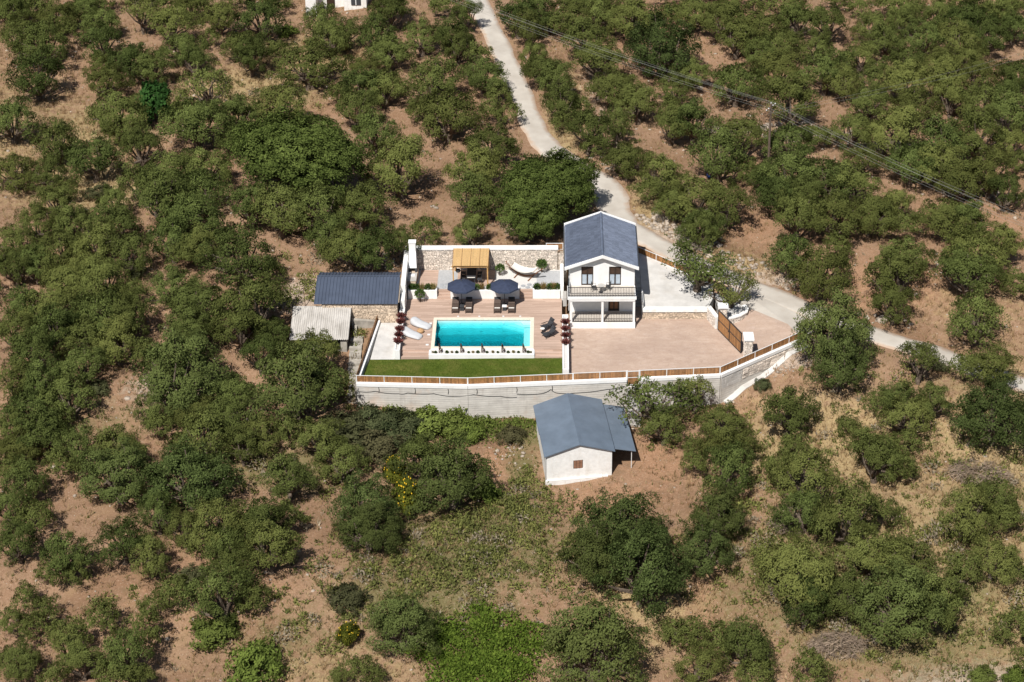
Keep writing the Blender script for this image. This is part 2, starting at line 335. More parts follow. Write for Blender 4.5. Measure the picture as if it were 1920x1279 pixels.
# ---------------------------------------------------------------- terrain
def _axis(lo, hi, fine0, fine1, fs, cs, far):
    a = list(np.arange(fine0, fine1, fs)); b = list(np.arange(lo, fine0, cs)); c = list(np.arange(fine1, hi, cs))
    return np.array([-far, -far*.6, -far*.35, lo-30]+b+a+c+[hi+30, far*.35, far*.6, far])
gx = _axis(-90, 95, -20, 34, .3, .9, 900); gy = _axis(-70, 110, -12, 18, .3, .9, 900)
GX, GY = np.meshgrid(gx, gy); GZ = terr(GX, GY)
nx, ny = len(gx), len(gy); ii = np.arange(nx*ny).reshape(ny, nx)
TF = np.stack([ii[:-1, :-1].ravel(), ii[:-1, 1:].ravel(), ii[1:, 1:].ravel(), ii[1:, :-1].ravel()], 1)
def blob(x, y, L):
    r = np.zeros(np.shape(x))
    for cx, cy, rx, ry, s in L: r = np.maximum(r, s*np.exp(-(((x-cx)/rx)**2+((y-cy)/ry)**2)))
    return r
Z_STRAW = [(-28,53,10,7,1),(-45,42,8,8,1),(-43,29,9,7,1),(-22,62,8,8,.9),(40,-30,20,18,.9),(30,-14,12,9,.9),(52,-15,16,14,1),(17,24,3,9,.9),(8,45,3,14,.9),(24,12,7,4,.8),(14,-33,6,10,.8),(-3,-29,4,3,.6),(3,-26,3,2,.6),(-10,-42,12,6,.6),(60,-40,20,18,.9),(-60,40,20,25,.7),(48,5,10,7,.5),(-30,-26,5,4,.3)]
Z_GREEN = [(-5,-10.5,10,1.8,1),(5,-11,3,2.5,1),(0,-27,10,8,.95),(-4,-34,9,6,.95),(4,-22,4,3,.7),(-17,-17,8,4,.8),(27,-32,9,9,.75),(34,-38,13,6,.8),(45,-22,9,6,.5),(-34,-12,8,5,.5),(-25,-24,6,5,.5),(-14,-38,6,4,.6),(3.8,-15,1.8,3.5,.9),(22,-26,3,6,.5),(48,-33,8,4,.5),(31,-28,3,5,.7),(40,-33,5,4,.7),(38,-14,4,3,.5),(21,-34,3,4,.6)]
Z_RED = [(33,-12,5,4,.7),(36,-24,4,3,.7),(44,-12,6,3,.7),(24,-18,3,4,.7),(30,-42,5,3,.6),(-32,30,6,5,.6),(-20,48,6,5,.6),(11,-21,6,3.5,1),(16,-15,4,6,.9),(40,10,14,8,.7),(30,20,10,6,.7),(2,-15,3,3,.9),(25,-9,6,3,.7),(-20,-30,14,10,.6),(18,-33,4,10,.7),(50,20,12,10,.7),(20,70,16,20,.6)]
Z_PALE = [(-17.5,6.5,3.0,4,1),(18,18,4,4,.7),(27,10,5,2,.8),(30,-3,4,1.5,.9),(3,20,3,4,.6),(28,42,5,1.5,.9),(36,39.5,5,1.5,.9),(43,36.5,5,1.5,.9),(-29,-7,5,4,.7),(40,-43,8,3,1),(12,52,3,18,.5),(-9,16,8,4,.4)]
def terrain_mat():
    k = NT('hillside_soil'); p = k.pos(True); n = k.noise(p, .16, 6, .6); nf = k.noise(p, 1.3, 7, .7); nn = k.noise(p, 5.5, 6, .75)
    def zone(nm, lo=.35, hi=.75):
        a = k.attr(nm).outputs['Fac']; return k.ramp(k.math('ADD', a, k.math('MULTIPLY', k.math('SUBTRACT', nf, .5), 1.5)), lo, hi)
    c = k.mix(k.ramp(n, .35, .65), (.235, .138, .080), (.350, .220, .138))
    c = k.mix(k.math('MULTIPLY', zone('zred'), .8), c, (.38, .215, .125)); c = k.mix(k.math('MULTIPLY', zone('zstraw'), .85), c, (.40, .305, .150))
    c = k.mix(k.math('MULTIPLY', zone('zpale'), .85), c, (.52, .42, .335)); c = k.mix(k.math('MULTIPLY', zone('zgreen', .3, .8), .8), c, (.115, .125, .042))
    c = k.mix(k.ramp(nn, .5, .78, 0, .5), c, (.46, .34, .245)); c = k.mix(k.ramp(nn, .55, .3, 0, .6), c, (.19, .115, .07))
    pebble = k.voro(p, 3.2); c = k.mix(k.ramp(pebble, .16, .08, 0, .5), c, (.55, .47, .39))
    lit = k.noise(p, .7, 7, .75); c = k.mix(k.ramp(lit, .50, .68, 0, .62), c, (.20, .135, .075)); dg = k.noise(p, .33, 6, .7, .6); c = k.mix(k.ramp(dg, .54, .70, 0, .4), c, (.33, .225, .115)); fn = k.noise(p, 14, 4, .8); c = k.mix(1.0, c, k.mix(k.ramp(fn, .3, .7), (.74,)*3, (1.16,)*3), 'MULTIPLY')
    k.bump(k.math('ADD', nn, nf), .7, .12); return k.done(c, .97, .1)
tme = np_mesh('ground', np.stack([GX.ravel(), GY.ravel(), GZ.ravel()], 1), TF, terrain_mat(), smooth=True)
for nm, zz in (('zstraw', Z_STRAW), ('zgreen', Z_GREEN), ('zred', Z_RED), ('zpale', Z_PALE)):
    a = tme.attributes.new(nm, 'FLOAT', 'POINT'); a.data.foreach_set('value', blob(GX, GY, zz).ravel().astype(np.float32))
kind(link('ground', tme), 'structure')
# road: strip with ragged edges
rc = ROADC; n = len(rc); V = []; F = []; T = []
for i in range(n):
    d = rc[min(i+1, n-1)]-rc[max(i-1, 0)]; d = d[:2]/np.linalg.norm(d[:2]); nn_ = np.array((-d[1], d[0]))
    hw = 1.45+.12*math.sin(i*1.7)+.08*math.sin(i*.61)+(.35 if 20 < rc[i][1] < 36 else 0)
    for j, q in enumerate((-1, -.93, -.5, 0, .5, .93, 1)):
        e = hw*(1+.05*math.sin(i*2.3+j)) if abs(q) == 1 else hw
        V.append((rc[i][0]+nn_[0]*q*e, rc[i][1]+nn_[1]*q*e, rc[i][2]+(-.16 if abs(q) == 1 else .0)+.02*(1-abs(q)))); T.append(abs(q))
    if i: 
        for j in range(6): F.append(((i-1)*7+j, (i-1)*7+j+1, i*7+j+1, i*7+j))
kind(link('road', np_mesh('road', V, F, ROADM, T, True)), 'structure')
# ---------------------------------------------------------------- paved levels of the plot
def slab(name, poly, z0, z1, mat):
    return kind(MB().prism(poly, z0, z1).build(name, mat), 'structure')
slab('yard', [(8.06,-6.2-.9),(21.62,-6.35),(24.2,-4.45),(24.0,-2.9),(22.15,1.5),(21.3,3.6),(15.1,3.6),(15.1,6.0),(14.42,6.0),(14.42,1.84),(8.06,1.84)], -1.9, -.5, YARD)
slab('driveway', [(24.2,-4.43),(29.6,-.35),(28.7,1.75),(25.6,4.35),(23.3,3.0),(22.17,1.52),(24.02,-2.88)], -1.9, [-.505,-.05,.0,.1,-.2,-.5,-.505], YARD)
slab('road_apron', [(25.58,4.37),(28.68,1.77),(29.62,-.33),(30.5,.1),(32.1,1.9),(29.8,4.2),(27.0,6.4),(24.4,8.25),(23.0,8.2),(24.9,4.9)], -1.9, [.104,.004,-.046,-.16,-.36,-.09,.1,.36,.45,.3], ROADM)
slab('lawn', [(-10.7,-7.75),(-1.1,-8.18),(7.45,-7.45),(7.45,-3.72),(-10.28,-4.0)], -1.9, -.4, LAWN)
slab('side_paving', [(-10.26,-3.98),(-8.02,-3.98),(-8.02,2.78),(-9.8,2.78)], -1.9, -.395, PALEC)
dk = MB().box(-7.5,-4.74,-2.9,6.72,-1.2,0).box(4.8,7.44,-2.9,6.72,-1.2,0).box(-4.74,4.8,3.04,6.72,-1.2,0)
for x0, x1 in ((-7.5,-4.88),(4.9,7.44)):
    dk.box(x0, x1, -3.32, -2.902, -1.2, -.13).box(x0, x1, -3.78, -3.322, -1.2, -.265)
kind(dk.build('pool_deck', DECK), 'structure')
slab('upper_terrace', [(-7.5,7.7),(7.3,7.7),(7.3,11.52),(-7.5,11.52)], -1, .55, GRAVEL)
kind(MB().box(-6.42,-4.66,7.72,11.5,.4,.575).box(-2.75,.9,7.72,11.5,.4,.58).build('terrace_boards', DECK), 'structure')
kind(MB().box(-4.64,-2.77,7.72,11.5,.4,.566).box(5.0,7.28,7.72,11.3,.4,.566).build('grey_gravel_path', GRGREY), 'structure')
slab('side_terrace', [(15.12,3.75),(21.25,3.75),(22.0,6.0),(22.0,8.1),(15.12,14.2)], -1.3, [.55,.55,.55,.62,.95], PALEC)
# steps between deck and upper terrace
for i, (x0, x1) in enumerate(((-4.58,-3.32),(3.37,4.62))):
    st = empty('garden_steps', (x0, 6.72, 0), 0, 'timber steps between white planters, %s of the two flights' % ('left' if i == 0 else 'right'), 'steps', 'steps up to the terrace')
    for j in range(3): MB().box(x0, x1, 6.723+.33*j, 7.7, (-.02 if j == 0 else .185*j), .183*(j+1)).build('step', DECK, st)
# ---------------------------------------------------------------- pool
pool = empty('swimming_pool', (0, 0, 0), 0, 'rectangular turquoise swimming pool with cream coping in the deck', 'pool')
co = MB(); o0, o1, p0, p1 = -4.74, 4.8, -2.68, 3.04; i0, i1, j0, j1 = -4.42, 4.45, -2.36, 2.72
co.box(o0, o1, p0, j0, -.15, .035).box(o0, o1, j1, p1, -.15, .035).box(o0, i0, j0, j1, -.15, .0352).box(i1, o1, j0, j1, -.15, .0352); co.build('coping', CREAM, pool)
def tilemat():
    k = NT('pool_tile'); p = k.pos(True); n = k.noise(p, 1.2, 4); b = k.new('ShaderNodeTexBrick'); k.l.new(k.scale(p, (4, 4, 4)), b.inputs[0]); b.offset = 0
    return k.done(k.mix(k.ramp(n, .35, .65), (.66, .78, .78), (.78, .86, .85)), .4, .4)
PT = tilemat(); dz = -.92
ba = MB(); ba.add([(i0,j0,dz),(i1,j0,dz),(i1,j1,dz),(i0,j1,dz),(i0,j0,-.1),(i1,j0,-.1),(i1,j1,-.1),(i0,j1,-.1)], [(0,1,2,3),(0,4,5,1),(1,5,6,2),(2,6,7,3),(3,7,4,0)]); ba.build('basin', PT, pool)
STEPT = plain('pool_step_stone', (.74, .74, .72), .6, .3, .06)
MB().box(3.85, i1-.01, j0+.01, 1.9, dz, -.5).build('bench', STEPT, pool)
for j in range(4):
    q = .62*j; MB().add([(i1-.005, j1-.005, dz), (i1-2.75+q, j1-.005, dz), (i1-.62-.02*j, j1-.95+.15*j, dz), (i1-.005, j1-.95+.15*j, dz)]+[(i1-.005, j1-.005, -.78+.155*j), (i1-2.75+q, j1-.005, -.78+.155*j), (i1-.62-.02*j, j1-.95+.15*j, -.78+.155*j), (i1-.005, j1-.95+.15*j, -.78+.155*j)],
        [(0,1,2,3),(7,6,5,4),(1,5,6,2),(2,6,7,3),(0,4,5,1),(3,7,4,0)]).build('step', STEPT, pool)
for x in (-2.3, -.25, 1.9): MB().tube([(x, j1-.035, -.40), (x, j1-.004, -.40)], .11, 12).build('pool_light', WHITEM, pool)
def water():
    k = NT('pool_water'); tr = k.new('ShaderNodeBsdfTransparent'); gl = k.new('ShaderNodeBsdfGlossy'); gl.inputs['Roughness'].default_value = .03; fr = k.new('ShaderNodeFresnel'); fr.inputs['IOR'].default_value = 1.33
    mx = k.new('ShaderNodeMixShader'); k.l.new(fr.outputs[0], mx.inputs[0]); k.l.new(tr.outputs[0], mx.inputs[1]); k.l.new(gl.outputs[0], mx.inputs[2]); k.l.new(mx.outputs[0], k.out.inputs[0])
    bp = k.new('ShaderNodeBump'); bp.inputs['Strength'].default_value = .25; bp.inputs['Distance'].default_value = .05; k.l.new(k.noise(k.pos(True), 1.6, 3, .5, .5), bp.inputs['Height']); k.l.new(bp.outputs[0], gl.inputs['Normal']); k.l.new(bp.outputs[0], fr.inputs['Normal'])
    ab = k.new('ShaderNodeVolumeAbsorption'); ab.inputs[0].default_value = (0, .845, .885, 1); ab.inputs[1].default_value = 1.2; k.l.new(ab.outputs[0], k.out.inputs['Volume']); return k.m
kind(MB().box(i0+.003, i1-.003, j0+.003, j1-.003, dz+.003, -.16).build('pool_water', water()), 'structure')
sp = [(-2.44,3.3),(-.42,3.3),(1.87,3.3),(3.48,3.3),(-4.98,1.98),(-5.05,-.13),(-5.1,-2.0)]
for i, (x, y) in enumerate(sp):
    d = empty('deck_drain_cover', (x, y, 0), 0, ('small white square cover in deck behind pool, %s from left' % ORD[i]) if i < 4 else 'small white square cover in deck left of pool, %s from back' % ORD[i-4], 'drain cover', 'white covers round the pool')
    s_ = .09 if i < 4 else .13; MB().box(x-s_, x+s_, y-s_, y+s_, .002, .014).build('lid', WHITEM, d); MB().box(x-s_*.5, x+s_*.5, y-.015, y+.015, .0142, .02).build('grip', GREYC, d)
# ---------------------------------------------------------------- planters
def stonewall(mb, a, b, z0, z1, side=1, depth=.05, rh=(.10,.18), ln=(.13,.34), z1b=None, seed=1):
    """individual stones on the face of a wall running a->b; side=-1: right of the direction"""
    r = random.Random(seed); a = np.array(a, float); b = np.array(b, float); L = np.linalg.norm(b-a); d = (b-a)/L; n = np.array((-d[1], d[0]))*side
    z = z0; z1b = z1 if z1b is None else z1b
    while z < max(z1, z1b)-.04:
        h = r.uniform(*rh); u = -r.uniform(0, .2)
        while u < L-.03:
            w = r.uniform(*ln); u0 = max(u, 0); u1 = min(u+w, L); top = z1+(z1b-z1)*((u0+u1)/2/L); zz = min(z+h, top)
            if u1-u0 > .06 and zz-z > .05:
                g = .014; dep = depth*r.uniform(.35, 1.15); j = lambda q=.018: r.uniform(-q, q)
                o = a+d*(u0+g); e = a+d*(u1-g)
                q = [(*(o+d*j()), z+g+j()), (*(e+d*j()), z+g+j()), (*(e+d*j()), zz-g+j()), (*(o+d*j()), zz-g+j())]
                fr = [(x+n[0]*dep*r.uniform(.8, 1.1), y+n[1]*dep*r.uniform(.8, 1.1), zc) for x, y, zc in [(p[0]+(d[0]*.015 if i in (0,3) else -d[0]*.015), p[1]+(d[1]*.015 if i in (0,3) else -d[1]*.015), p[2]+(.012 if i < 2 else -.012)) for i, p in enumerate(q)]]
                fs = [(4,5,6,7),(0,1,5,4),(1,2,6,5),(2,3,7,6),(3,0,4,7)]
                if side > 0: fs = [f[::-1] for f in fs]
                mb.add(q+fr, fs, r.random())
            u += w
        z += h
    return mb
def planter(name, x0, x1, y0, y1, z0, z1, label, th=.16, soil=.12, group=None):
    p = empty(name, ((x0+x1)/2, (y0+y1)/2, z0), 0, label, 'planter', group)
    MB().box(x0, x1, y0, y0+th, z0, z1).box(x0, x1, y1-th, y1, z0, z1).box(x0, x0+th, y0+th, y1-th, z0, z1-.0005).box(x1-th, x1, y0+th, y1-th, z0, z1-.0005).build('wall', WHITE, p)
    MB().box(x0+th, x1-th, y0+th, y1-th, z0, z1-soil).build('gravel_bed', GRAVEL, p); return p
planter('terrace_planter', -7.4, -4.6, 6.73, 7.68, -.02, .9, 'white planter left of the terrace steps, beside the barbecue', group='white terrace planters')
planter('terrace_planter', -3.3, 3.35, 6.73, 7.68, -.02, .9, 'long white planter behind the two navy parasols', group='white terrace planters')
planter('terrace_planter', 4.64, 7.28, 6.73, 7.68, -.02, .9, 'white planter on the right, next to the house', group='white terrace planters')
planter('pool_planter', -4.87, 4.88, -3.8, -2.69, -.5, -.01, 'long low white planter along the front of the pool', th=.2, soil=.07)
planter('side_planter', -8.0, -7.52, -3.98, 3.8, -.5, .58, 'long white planter wall with red plants, left of the deck', th=.1)
planter('side_planter', 7.46, 8.04, -7.1, 2.9, -.9, .42, 'long white planter wall with red plants, right of the deck', th=.12)
# ---------------------------------------------------------------- back wall, side walls
w = empty('stone_back_wall', (0, 11.8, .5), 0, 'pale rubble stone wall with white cap behind the upper terrace', 'wall')
MB().box(-7.55, 7.05, 11.6, 12.15, -1, 2.78).build('core', MORTAR, w); kind(stonewall(MB(), (-7.3,11.6), (7.05,11.6), .5, 2.76, -1, .07, seed=3).build('stones', STONE, w), 'stuff')
MB().box(-7.9, 7.1, 11.5, 12.2, 2.78, 2.93).build('cap', WHITE, w)
w = empty('arched_side_wall', (-7.75, 7.5, 0), 0, 'white stepped wall with an arched opening, left of the terrace', 'wall')
def archwall():
    mb = MB(); x0, x1 = -7.95, -7.52
    def slabz(y0, y1, z0, za, zb): mb.add([(x0,y0,z0),(x1,y0,z0),(x1,y1,z0),(x0,y1,z0),(x0,y0,za),(x1,y0,za),(x1,y1,zb),(x0,y1,zb)], [(3,2,1,0),(4,5,6,7),(0,1,5,4),(1,2,6,5),(2,3,7,6),(3,0,4,7)])
    slabz(3.82, 5.4, -1, 1.45, 1.6); slabz(5.4, 7.0, -1, 2.25, 2.5); slabz(8.1, 11.6, -1, 2.65, 2.88); slabz(7.0, 8.1, -1, 1.05, 1.05)
    pts = [(7.55+.55*math.cos(math.pi*i/10), 1.55+.5*math.sin(math.pi*i/10)) for i in range(11)]
    for (ya, za), (yb, zb) in zip(pts[:-1], pts[1:]):
        t0 = 2.5+.15*(ya-7)/1.1; t1 = 2.5+.15*(yb-7)/1.1
        mb.add([(x0,yb,zb),(x1,yb,zb),(x1,ya,za),(x0,ya,za),(x0,yb,t1),(x1,yb,t1),(x1,ya,t0),(x0,ya,t0)], [(3,2,1,0),(4,5,6,7),(0,1,5,4),(1,2,6,5),(2,3,7,6),(3,0,4,7)])
    return mb
archwall().build('wall_body', WHITE2, w); MB().box(-8.15, -7.9, 4.9, 5.75, -.4, 2.05).build('buttress', WHITE2, w)
w = empty('terrace_side_wall', (7.45, 9, 0), 0, 'low white wall on the right of the upper terrace beside the house', 'wall'); MB().box(7.3, 7.62, 6.9, 11.5, -.6, 1.25).build('wall_body', WHITE, w)
w = empty('passage_wall', (7.3, 11.9, 0), 0, 'short stone wall stub between back wall and house', 'wall'); MB().box(7.1, 7.95, 11.7, 12.1, -1, 2.3).build('core', MORTAR, w); kind(stonewall(MB(), (7.12,11.7), (7.93,11.7), -.4, 2.28, -1, .06, seed=9).build('stones', STONE, w), 'stuff')
# ---------------------------------------------------------------- retaining wall with fence
PW = [(-11.2,-8.0),(-1.1,-8.45),(13.25,-7.32),(14.45,-7.22),(21.75,-6.62),(30.15,-.35)]
rw = empty('retaining_wall', (5, -8, -4), 0, 'tall board-marked concrete retaining wall with white cap below lawn and yard', 'wall')
for a, b in zip(PW[:-1], PW[1:]):
    lowz = -1.25 if a == PW[2] else -.62
    MB().seg(a, b, .4, -5.6, lowz).build('wall_face', CONC, rw)
for a, b, za, zb in ((PW[0],PW[1],-.36,-.36),(PW[1],PW[2],-.36,-.36),(PW[3],PW[4],-.36,-.36),(PW[4],PW[5],-.36,-.1)):
    MB().seg(a, b, .52, za-.32, za, zb-.32, zb).build('cap', WHITE, rw)
ft = MB(); fa, fb = np.array((22.35,-6.75)), np.array((30.25,-.85))
for i in range(9):
    qa, qb = fa+(fb-fa)*i/9, fa+(fb-fa)*(i+1)/9; za, zb = float(terr(qa[0]+.2, qa[1]-.3, False))+.10, float(terr(qb[0]+.2, qb[1]-.3, False))+.10; ft.seg(qa, qb, .75, za-1, za, zb-1, zb)
ft.build('footing', PALEC, rw)
MB().seg((-11.25,-7.9), (-10.1,2.9), .3, -3.6, -.38).build('side_wall_face', OLDC, rw); MB().seg((-11.02,-7.7), (-9.93,2.75), .22, -.9, -.1).build('side_curb', WHITE, rw)
d_ = np.array(PW[5])-np.array(PW[4]); d_ /= np.linalg.norm(d_); nr = np.array((d_[1], -d_[0]))
sa = np.array(PW[4])+d_*2.6+nr*.2; sb = np.array(PW[5])-d_*.6+nr*.2
kind(stonewall(MB(), sa, sb, -1.75, -.75, -1, .09, (.16,.3), (.2,.6), z1b=-.5, seed=21).build('stone_facing', STONE, rw), 'stuff')
kind(stonewall(MB(), np.array(PW[4])+d_*.1+nr*.2, np.array(PW[4])+d_*2.55+nr*.2, -1.95, -.72, -1, .03, (.28,.42), (.4,.9), seed=23).build('block_facing', PALEC, rw), 'stuff')
def fence(a, b, za, zb, h, npan, lab, posts=True, rail=True, bh=.09, facing=None, wood=WOODF, group=None):
    a = np.array(a, float); b = np.array(b, float); L = np.linalg.norm(b-a); d = (b-a)/L
    f = empty('boundary_fence', (*((a+b)/2), min(za, zb)), 0, lab, 'fence', group)
    zf = lambda u: za+(zb-za)*u/L
    for i in range(npan):
        u0, u1 = L*i/npan+.06, L*(i+1)/npan-.03; mb = MB(); nb = max(2, int((u1-u0)/.105)); w = (u1-u0)/nb
        for j in range(nb):
            p = a+d*(u0+w*j+.006); q = a+d*(u0+w*(j+1)-.006); zz = zf(u0+w*j); mb.seg(p, q, .028, zz+.05, zz+h-.07, off=rnd.uniform(-.006, .006), t=rnd.random())
        mb.build('panel', wood, f)
    if posts:
        for i in range(npan+1):
            u = L*i/npan; p = a+d*max(min(u, L-.03), .03); zz = zf(u); MB().box(p[0]-.03, p[0]+.03, p[1]-.03, p[1]+.03, zz-.02, zz+h+.003).build('post', WHITEM, f)
    if rail:
        MB().seg(a, b, .05, za+h-.04, za+h, zb+h-.05, zb+h).build('rail', WHITEM, f); MB().seg(a, b, .045, za+.0, za+.04, zb+.0, zb+.04).build('rail', WHITEM, f)
    return f
FG = 'timber fences round the villa plot'
fence(PW[0], PW[1], -.36, -.36, .72, 4, 'brown slat fence with white posts below the lawn, left of the wall bend', group=FG)
fence(PW[1], (8.4,-7.7), -.36, -.36, .72, 4, 'brown slat fence with white posts below the lawn, right of the wall bend', group=FG)
fence((8.4,-7.7), PW[2], -.36, -.36, .74, 2, 'short brown slat fence along the yard, just left of the small gate', group=FG)
fence(PW[3], PW[4], -.36, -.36, .74, 3, 'brown slat fence along the yard, right of the small gate', group=FG)
fence(PW[4], PW[5], -.36, -.08, .72, 5, 'brown slat fence climbing diagonally past the driveway gate', group=FG)
fence((-11.18,-7.85), (-10.1,2.9), -.38, -.38, .85, 4, 'brown board fence along the left edge of lawn and paving', posts=False, rail=False, group=FG)
fence((15.0,14.3), (22.1,8.35), .95, .65, .7, 4, 'brown slat fence beside the road right of the house', group=FG)
fence((5.9,12.5), (7.6,12.5), 2.3, 2.3, .7, 1, 'short brown fence piece behind the house and back wall', group=FG)
sc = MB().seg((14.9,14.4), (22.1,8.35), .3, -.6, .93, -.6, .63); tag(sc.build('roadside_curb', WHITE2), 'low white curb wall under the roadside fence', 'wall')
g = empty('garden_gate', (13.85,-7.27,-1.2), 0, 'small brown slat gate with white frame in the retaining wall', 'gate')
ga, gb = np.array((13.3,-7.36)), np.array((14.4,-7.27)); gd = (gb-ga)/np.linalg.norm(gb-ga)
for p in (ga, gb): MB().box(p[0]-.05, p[0]+.05, p[1]-.05, p[1]+.05, -1.22, .42).build('post', WHITEM, g)
for z in (.3, -.35, -1.1): MB().seg(ga, gb, .05, z, z+.06).build('rail', WHITEM, g)
for j in range(9):
    p = ga+gd*(.08+j*.107); MB().seg(p, p+gd*.085, .025, -1.04, .3, t=rnd.random()).build('slat', WOODF, g)
ws = empty('wall_steps', (13.9,-8,-4), 0, 'concrete steps going down outside the small gate', 'steps')
for j in range(8): MB().box(13.3, 14.5, -7.75-.3*j-.3, -7.44-.3*j, -5, -1.3-.33*j).build('step', GREYC, ws)
# hose along the wall
def sagline(P, sag, n=10):
    out = []
    for a, b in zip(P[:-1], P[1:]):
        for i in range(n):
            t = i/n; q = np.array(a)*(1-t)+np.array(b)*t; q[2] -= sag*4*t*(1-t); out.append(q)
    out.append(np.array(P[-1])); return out
def wallpt(x, z): 
    y = np.interp(x, [p[0] for p in PW], [p[1] for p in PW]); return (x, y-.235, z)
hz = [wallpt(-11.1,-1.2), wallpt(-9.5,-1.15), wallpt(-7.4,-1.35), wallpt(-6.6,-1.25), wallpt(-4.2,-1.25), wallpt(-2.4,-1.5), wallpt(-.6,-1.3), wallpt(1.8,-1.6), wallpt(3.3,-1.8)]
tag(MB().tube(sagline(hz, .08), .022, 5).build('irrigation_hose', RUBBER), 'thin black hose sagging along the concrete retaining wall', 'hose')
hz = [wallpt(3.3,-1.45), wallpt(5.6,-1.5), wallpt(6.4,-1.1), wallpt(6.9,-1.5), wallpt(8.6,-1.6), wallpt(11.5,-1.35), wallpt(13.0,-1.1)]
tag(MB().tube(sagline(hz, .07), .022, 5).build('irrigation_hose', RUBBER), 'looped black hose on retaining wall above the shed roof', 'hose')
for i, x in enumerate((-9.2,-5.9,-2.9,-.3,3.3,6.5)):
    tag(MB().tube([wallpt(x,-.7), wallpt(x+.05,-1.0), wallpt(x,-1.28)], .025, 5).build('drain_pipe', RUBBER), 'short vertical black pipe on retaining wall, %s from left' % ORD[i], 'pipe', 'pipes on the retaining wall')
# ---------------------------------------------------------------- yard side walls, pillars and driveway gate
w = empty('yard_wall', (18,3.6,-.5), 0, 'low stone-faced wall with white cap at the back of the yard', 'wall')
MB().box(15.1, 21.3, 3.62, 3.95, -1.3, .5).build('core', MORTAR, w); kind(stonewall(MB(), (15.1,3.62), (21.3,3.62), -.55, .3, -1, .06, seed=31).build('stones', STONE2, w), 'stuff'); MB().box(15.1, 21.3, 3.5, 4.05, .3, .6).build('cap', WHITE2, w)
w = empty('yard_wall', (21.7,2.6,-.5), 0, 'pale stone wall between the yard and the left gate pillar', 'wall')
MB().seg((21.4,3.9), (22.05,1.75), .4, -1.3, .75).build('core', WHITE2, w); kind(stonewall(MB(), (21.2,3.75), (21.85,1.7), -.55, .7, -1, .06, seed=33).build('stones', STONE, w), 'stuff')
def pillar(x0, x1, y0, y1, z1, lab):
    p = empty('gate_pillar', ((x0+x1)/2, (y0+y1)/2, -.5), 0, lab, 'pillar', 'gate pillars'); MB().box(x0+.08, x1-.08, y0+.08, y1-.08, -1.3, z1).build('core', MORTAR, p)
    mb = MB()
    for i, (a, b) in enumerate((((x0+.08,y0+.08),(x1-.08,y0+.08)),((x1-.08,y0+.08),(x1-.08,y1-.08)),((x1-.08,y1-.08),(x0+.08,y1-.08)),((x0+.08,y1-.08),(x0+.08,y0+.08)))): stonewall(mb, a, b, -.55, z1-.02, -1, .05, seed=40+i)
    kind(mb.build('stones', STONE, p), 'stuff'); MB().box(x0-.04, x1+.04, y0-.04, y1+.04, z1, z1+.16).build('cap', WHITE, p)
pillar(22.15, 23.0, 1.6, 2.45, 1.75, 'stone gate pillar with white cap, left of the driveway gate')
pillar(24.1, 24.95, -4.05, -2.7, 1.55, 'stone gate pillar with white cap, right of the driveway gate')
G0, G1 = np.array((22.12,1.5)), np.array((23.95,-2.9)); gd = (G1-G0)/np.linalg.norm(G1-G0); gl = np.linalg.norm(G1-G0)
g = empty('driveway_gate', (*((G0+G1)/2), -.45), 0, 'tall double-leaf timber gate in black frame across the driveway', 'gate')
for lf in range(2):
    a = G0+gd*gl*.5*lf; b = G0+gd*(gl*.5*(lf+1)-.02); fr = MB()
    for z in (-.42, .62, 1.62): fr.seg(a, b, .075, z, z+.09)
    for u in (0, .97): fr.seg(a+(b-a)*u, a+(b-a)*(u+.03), .08, -.42, 1.712)
    fr.build('frame', BLACKM, g); L = np.linalg.norm(b-a); nb = 13
    for j in range(nb):
        p = a+gd*(.07+j*(L-.14)/nb+.005); MB().seg(p, p+gd*((L-.14)/nb-.01), .035, -.36, 1.66, t=rnd.random()).build('board', GATEW, g)
MB().seg(G0+gd*(gl*.5-.3), G0+gd*(gl*.5-.1), .14, .5, .56).build('handle', BLACKM, g)
w = empty('roadside_planter', (24.2,3.4,-.3), 0, 'curved low stone planter with white cap beside the gate pillar', 'planter')
cv = [(23.0,2.3),(23.6,2.45),(24.3,2.85),(24.85,3.45),(25.0,4.1),(24.8,4.75)]
for a, b in zip(cv[:-1], cv[1:]): MB().seg(a, b, .3, -.8, .28).build('wall_body', GREYC, w); MB().seg(a, b, .42, .28, .4).build('cap', WHITE2, w)
mb = MB()
for i, (a, b) in enumerate(zip(cv[:-1], cv[1:])):
    d0 = np.array(b)-np.array(a); d0 = d0/np.linalg.norm(d0); nr2 = np.array((d0[1], -d0[0]))*.15; stonewall(mb, np.array(a)+nr2, np.array(b)+nr2, -.45, .26, -1, .05, seed=60+i)
kind(mb.build('stones', STONE, w), 'stuff'); MB().prism([(22.4,2.5)]+cv+[(22.2,7.6)], -.8, .2).build('soil', GRAVEL, w)
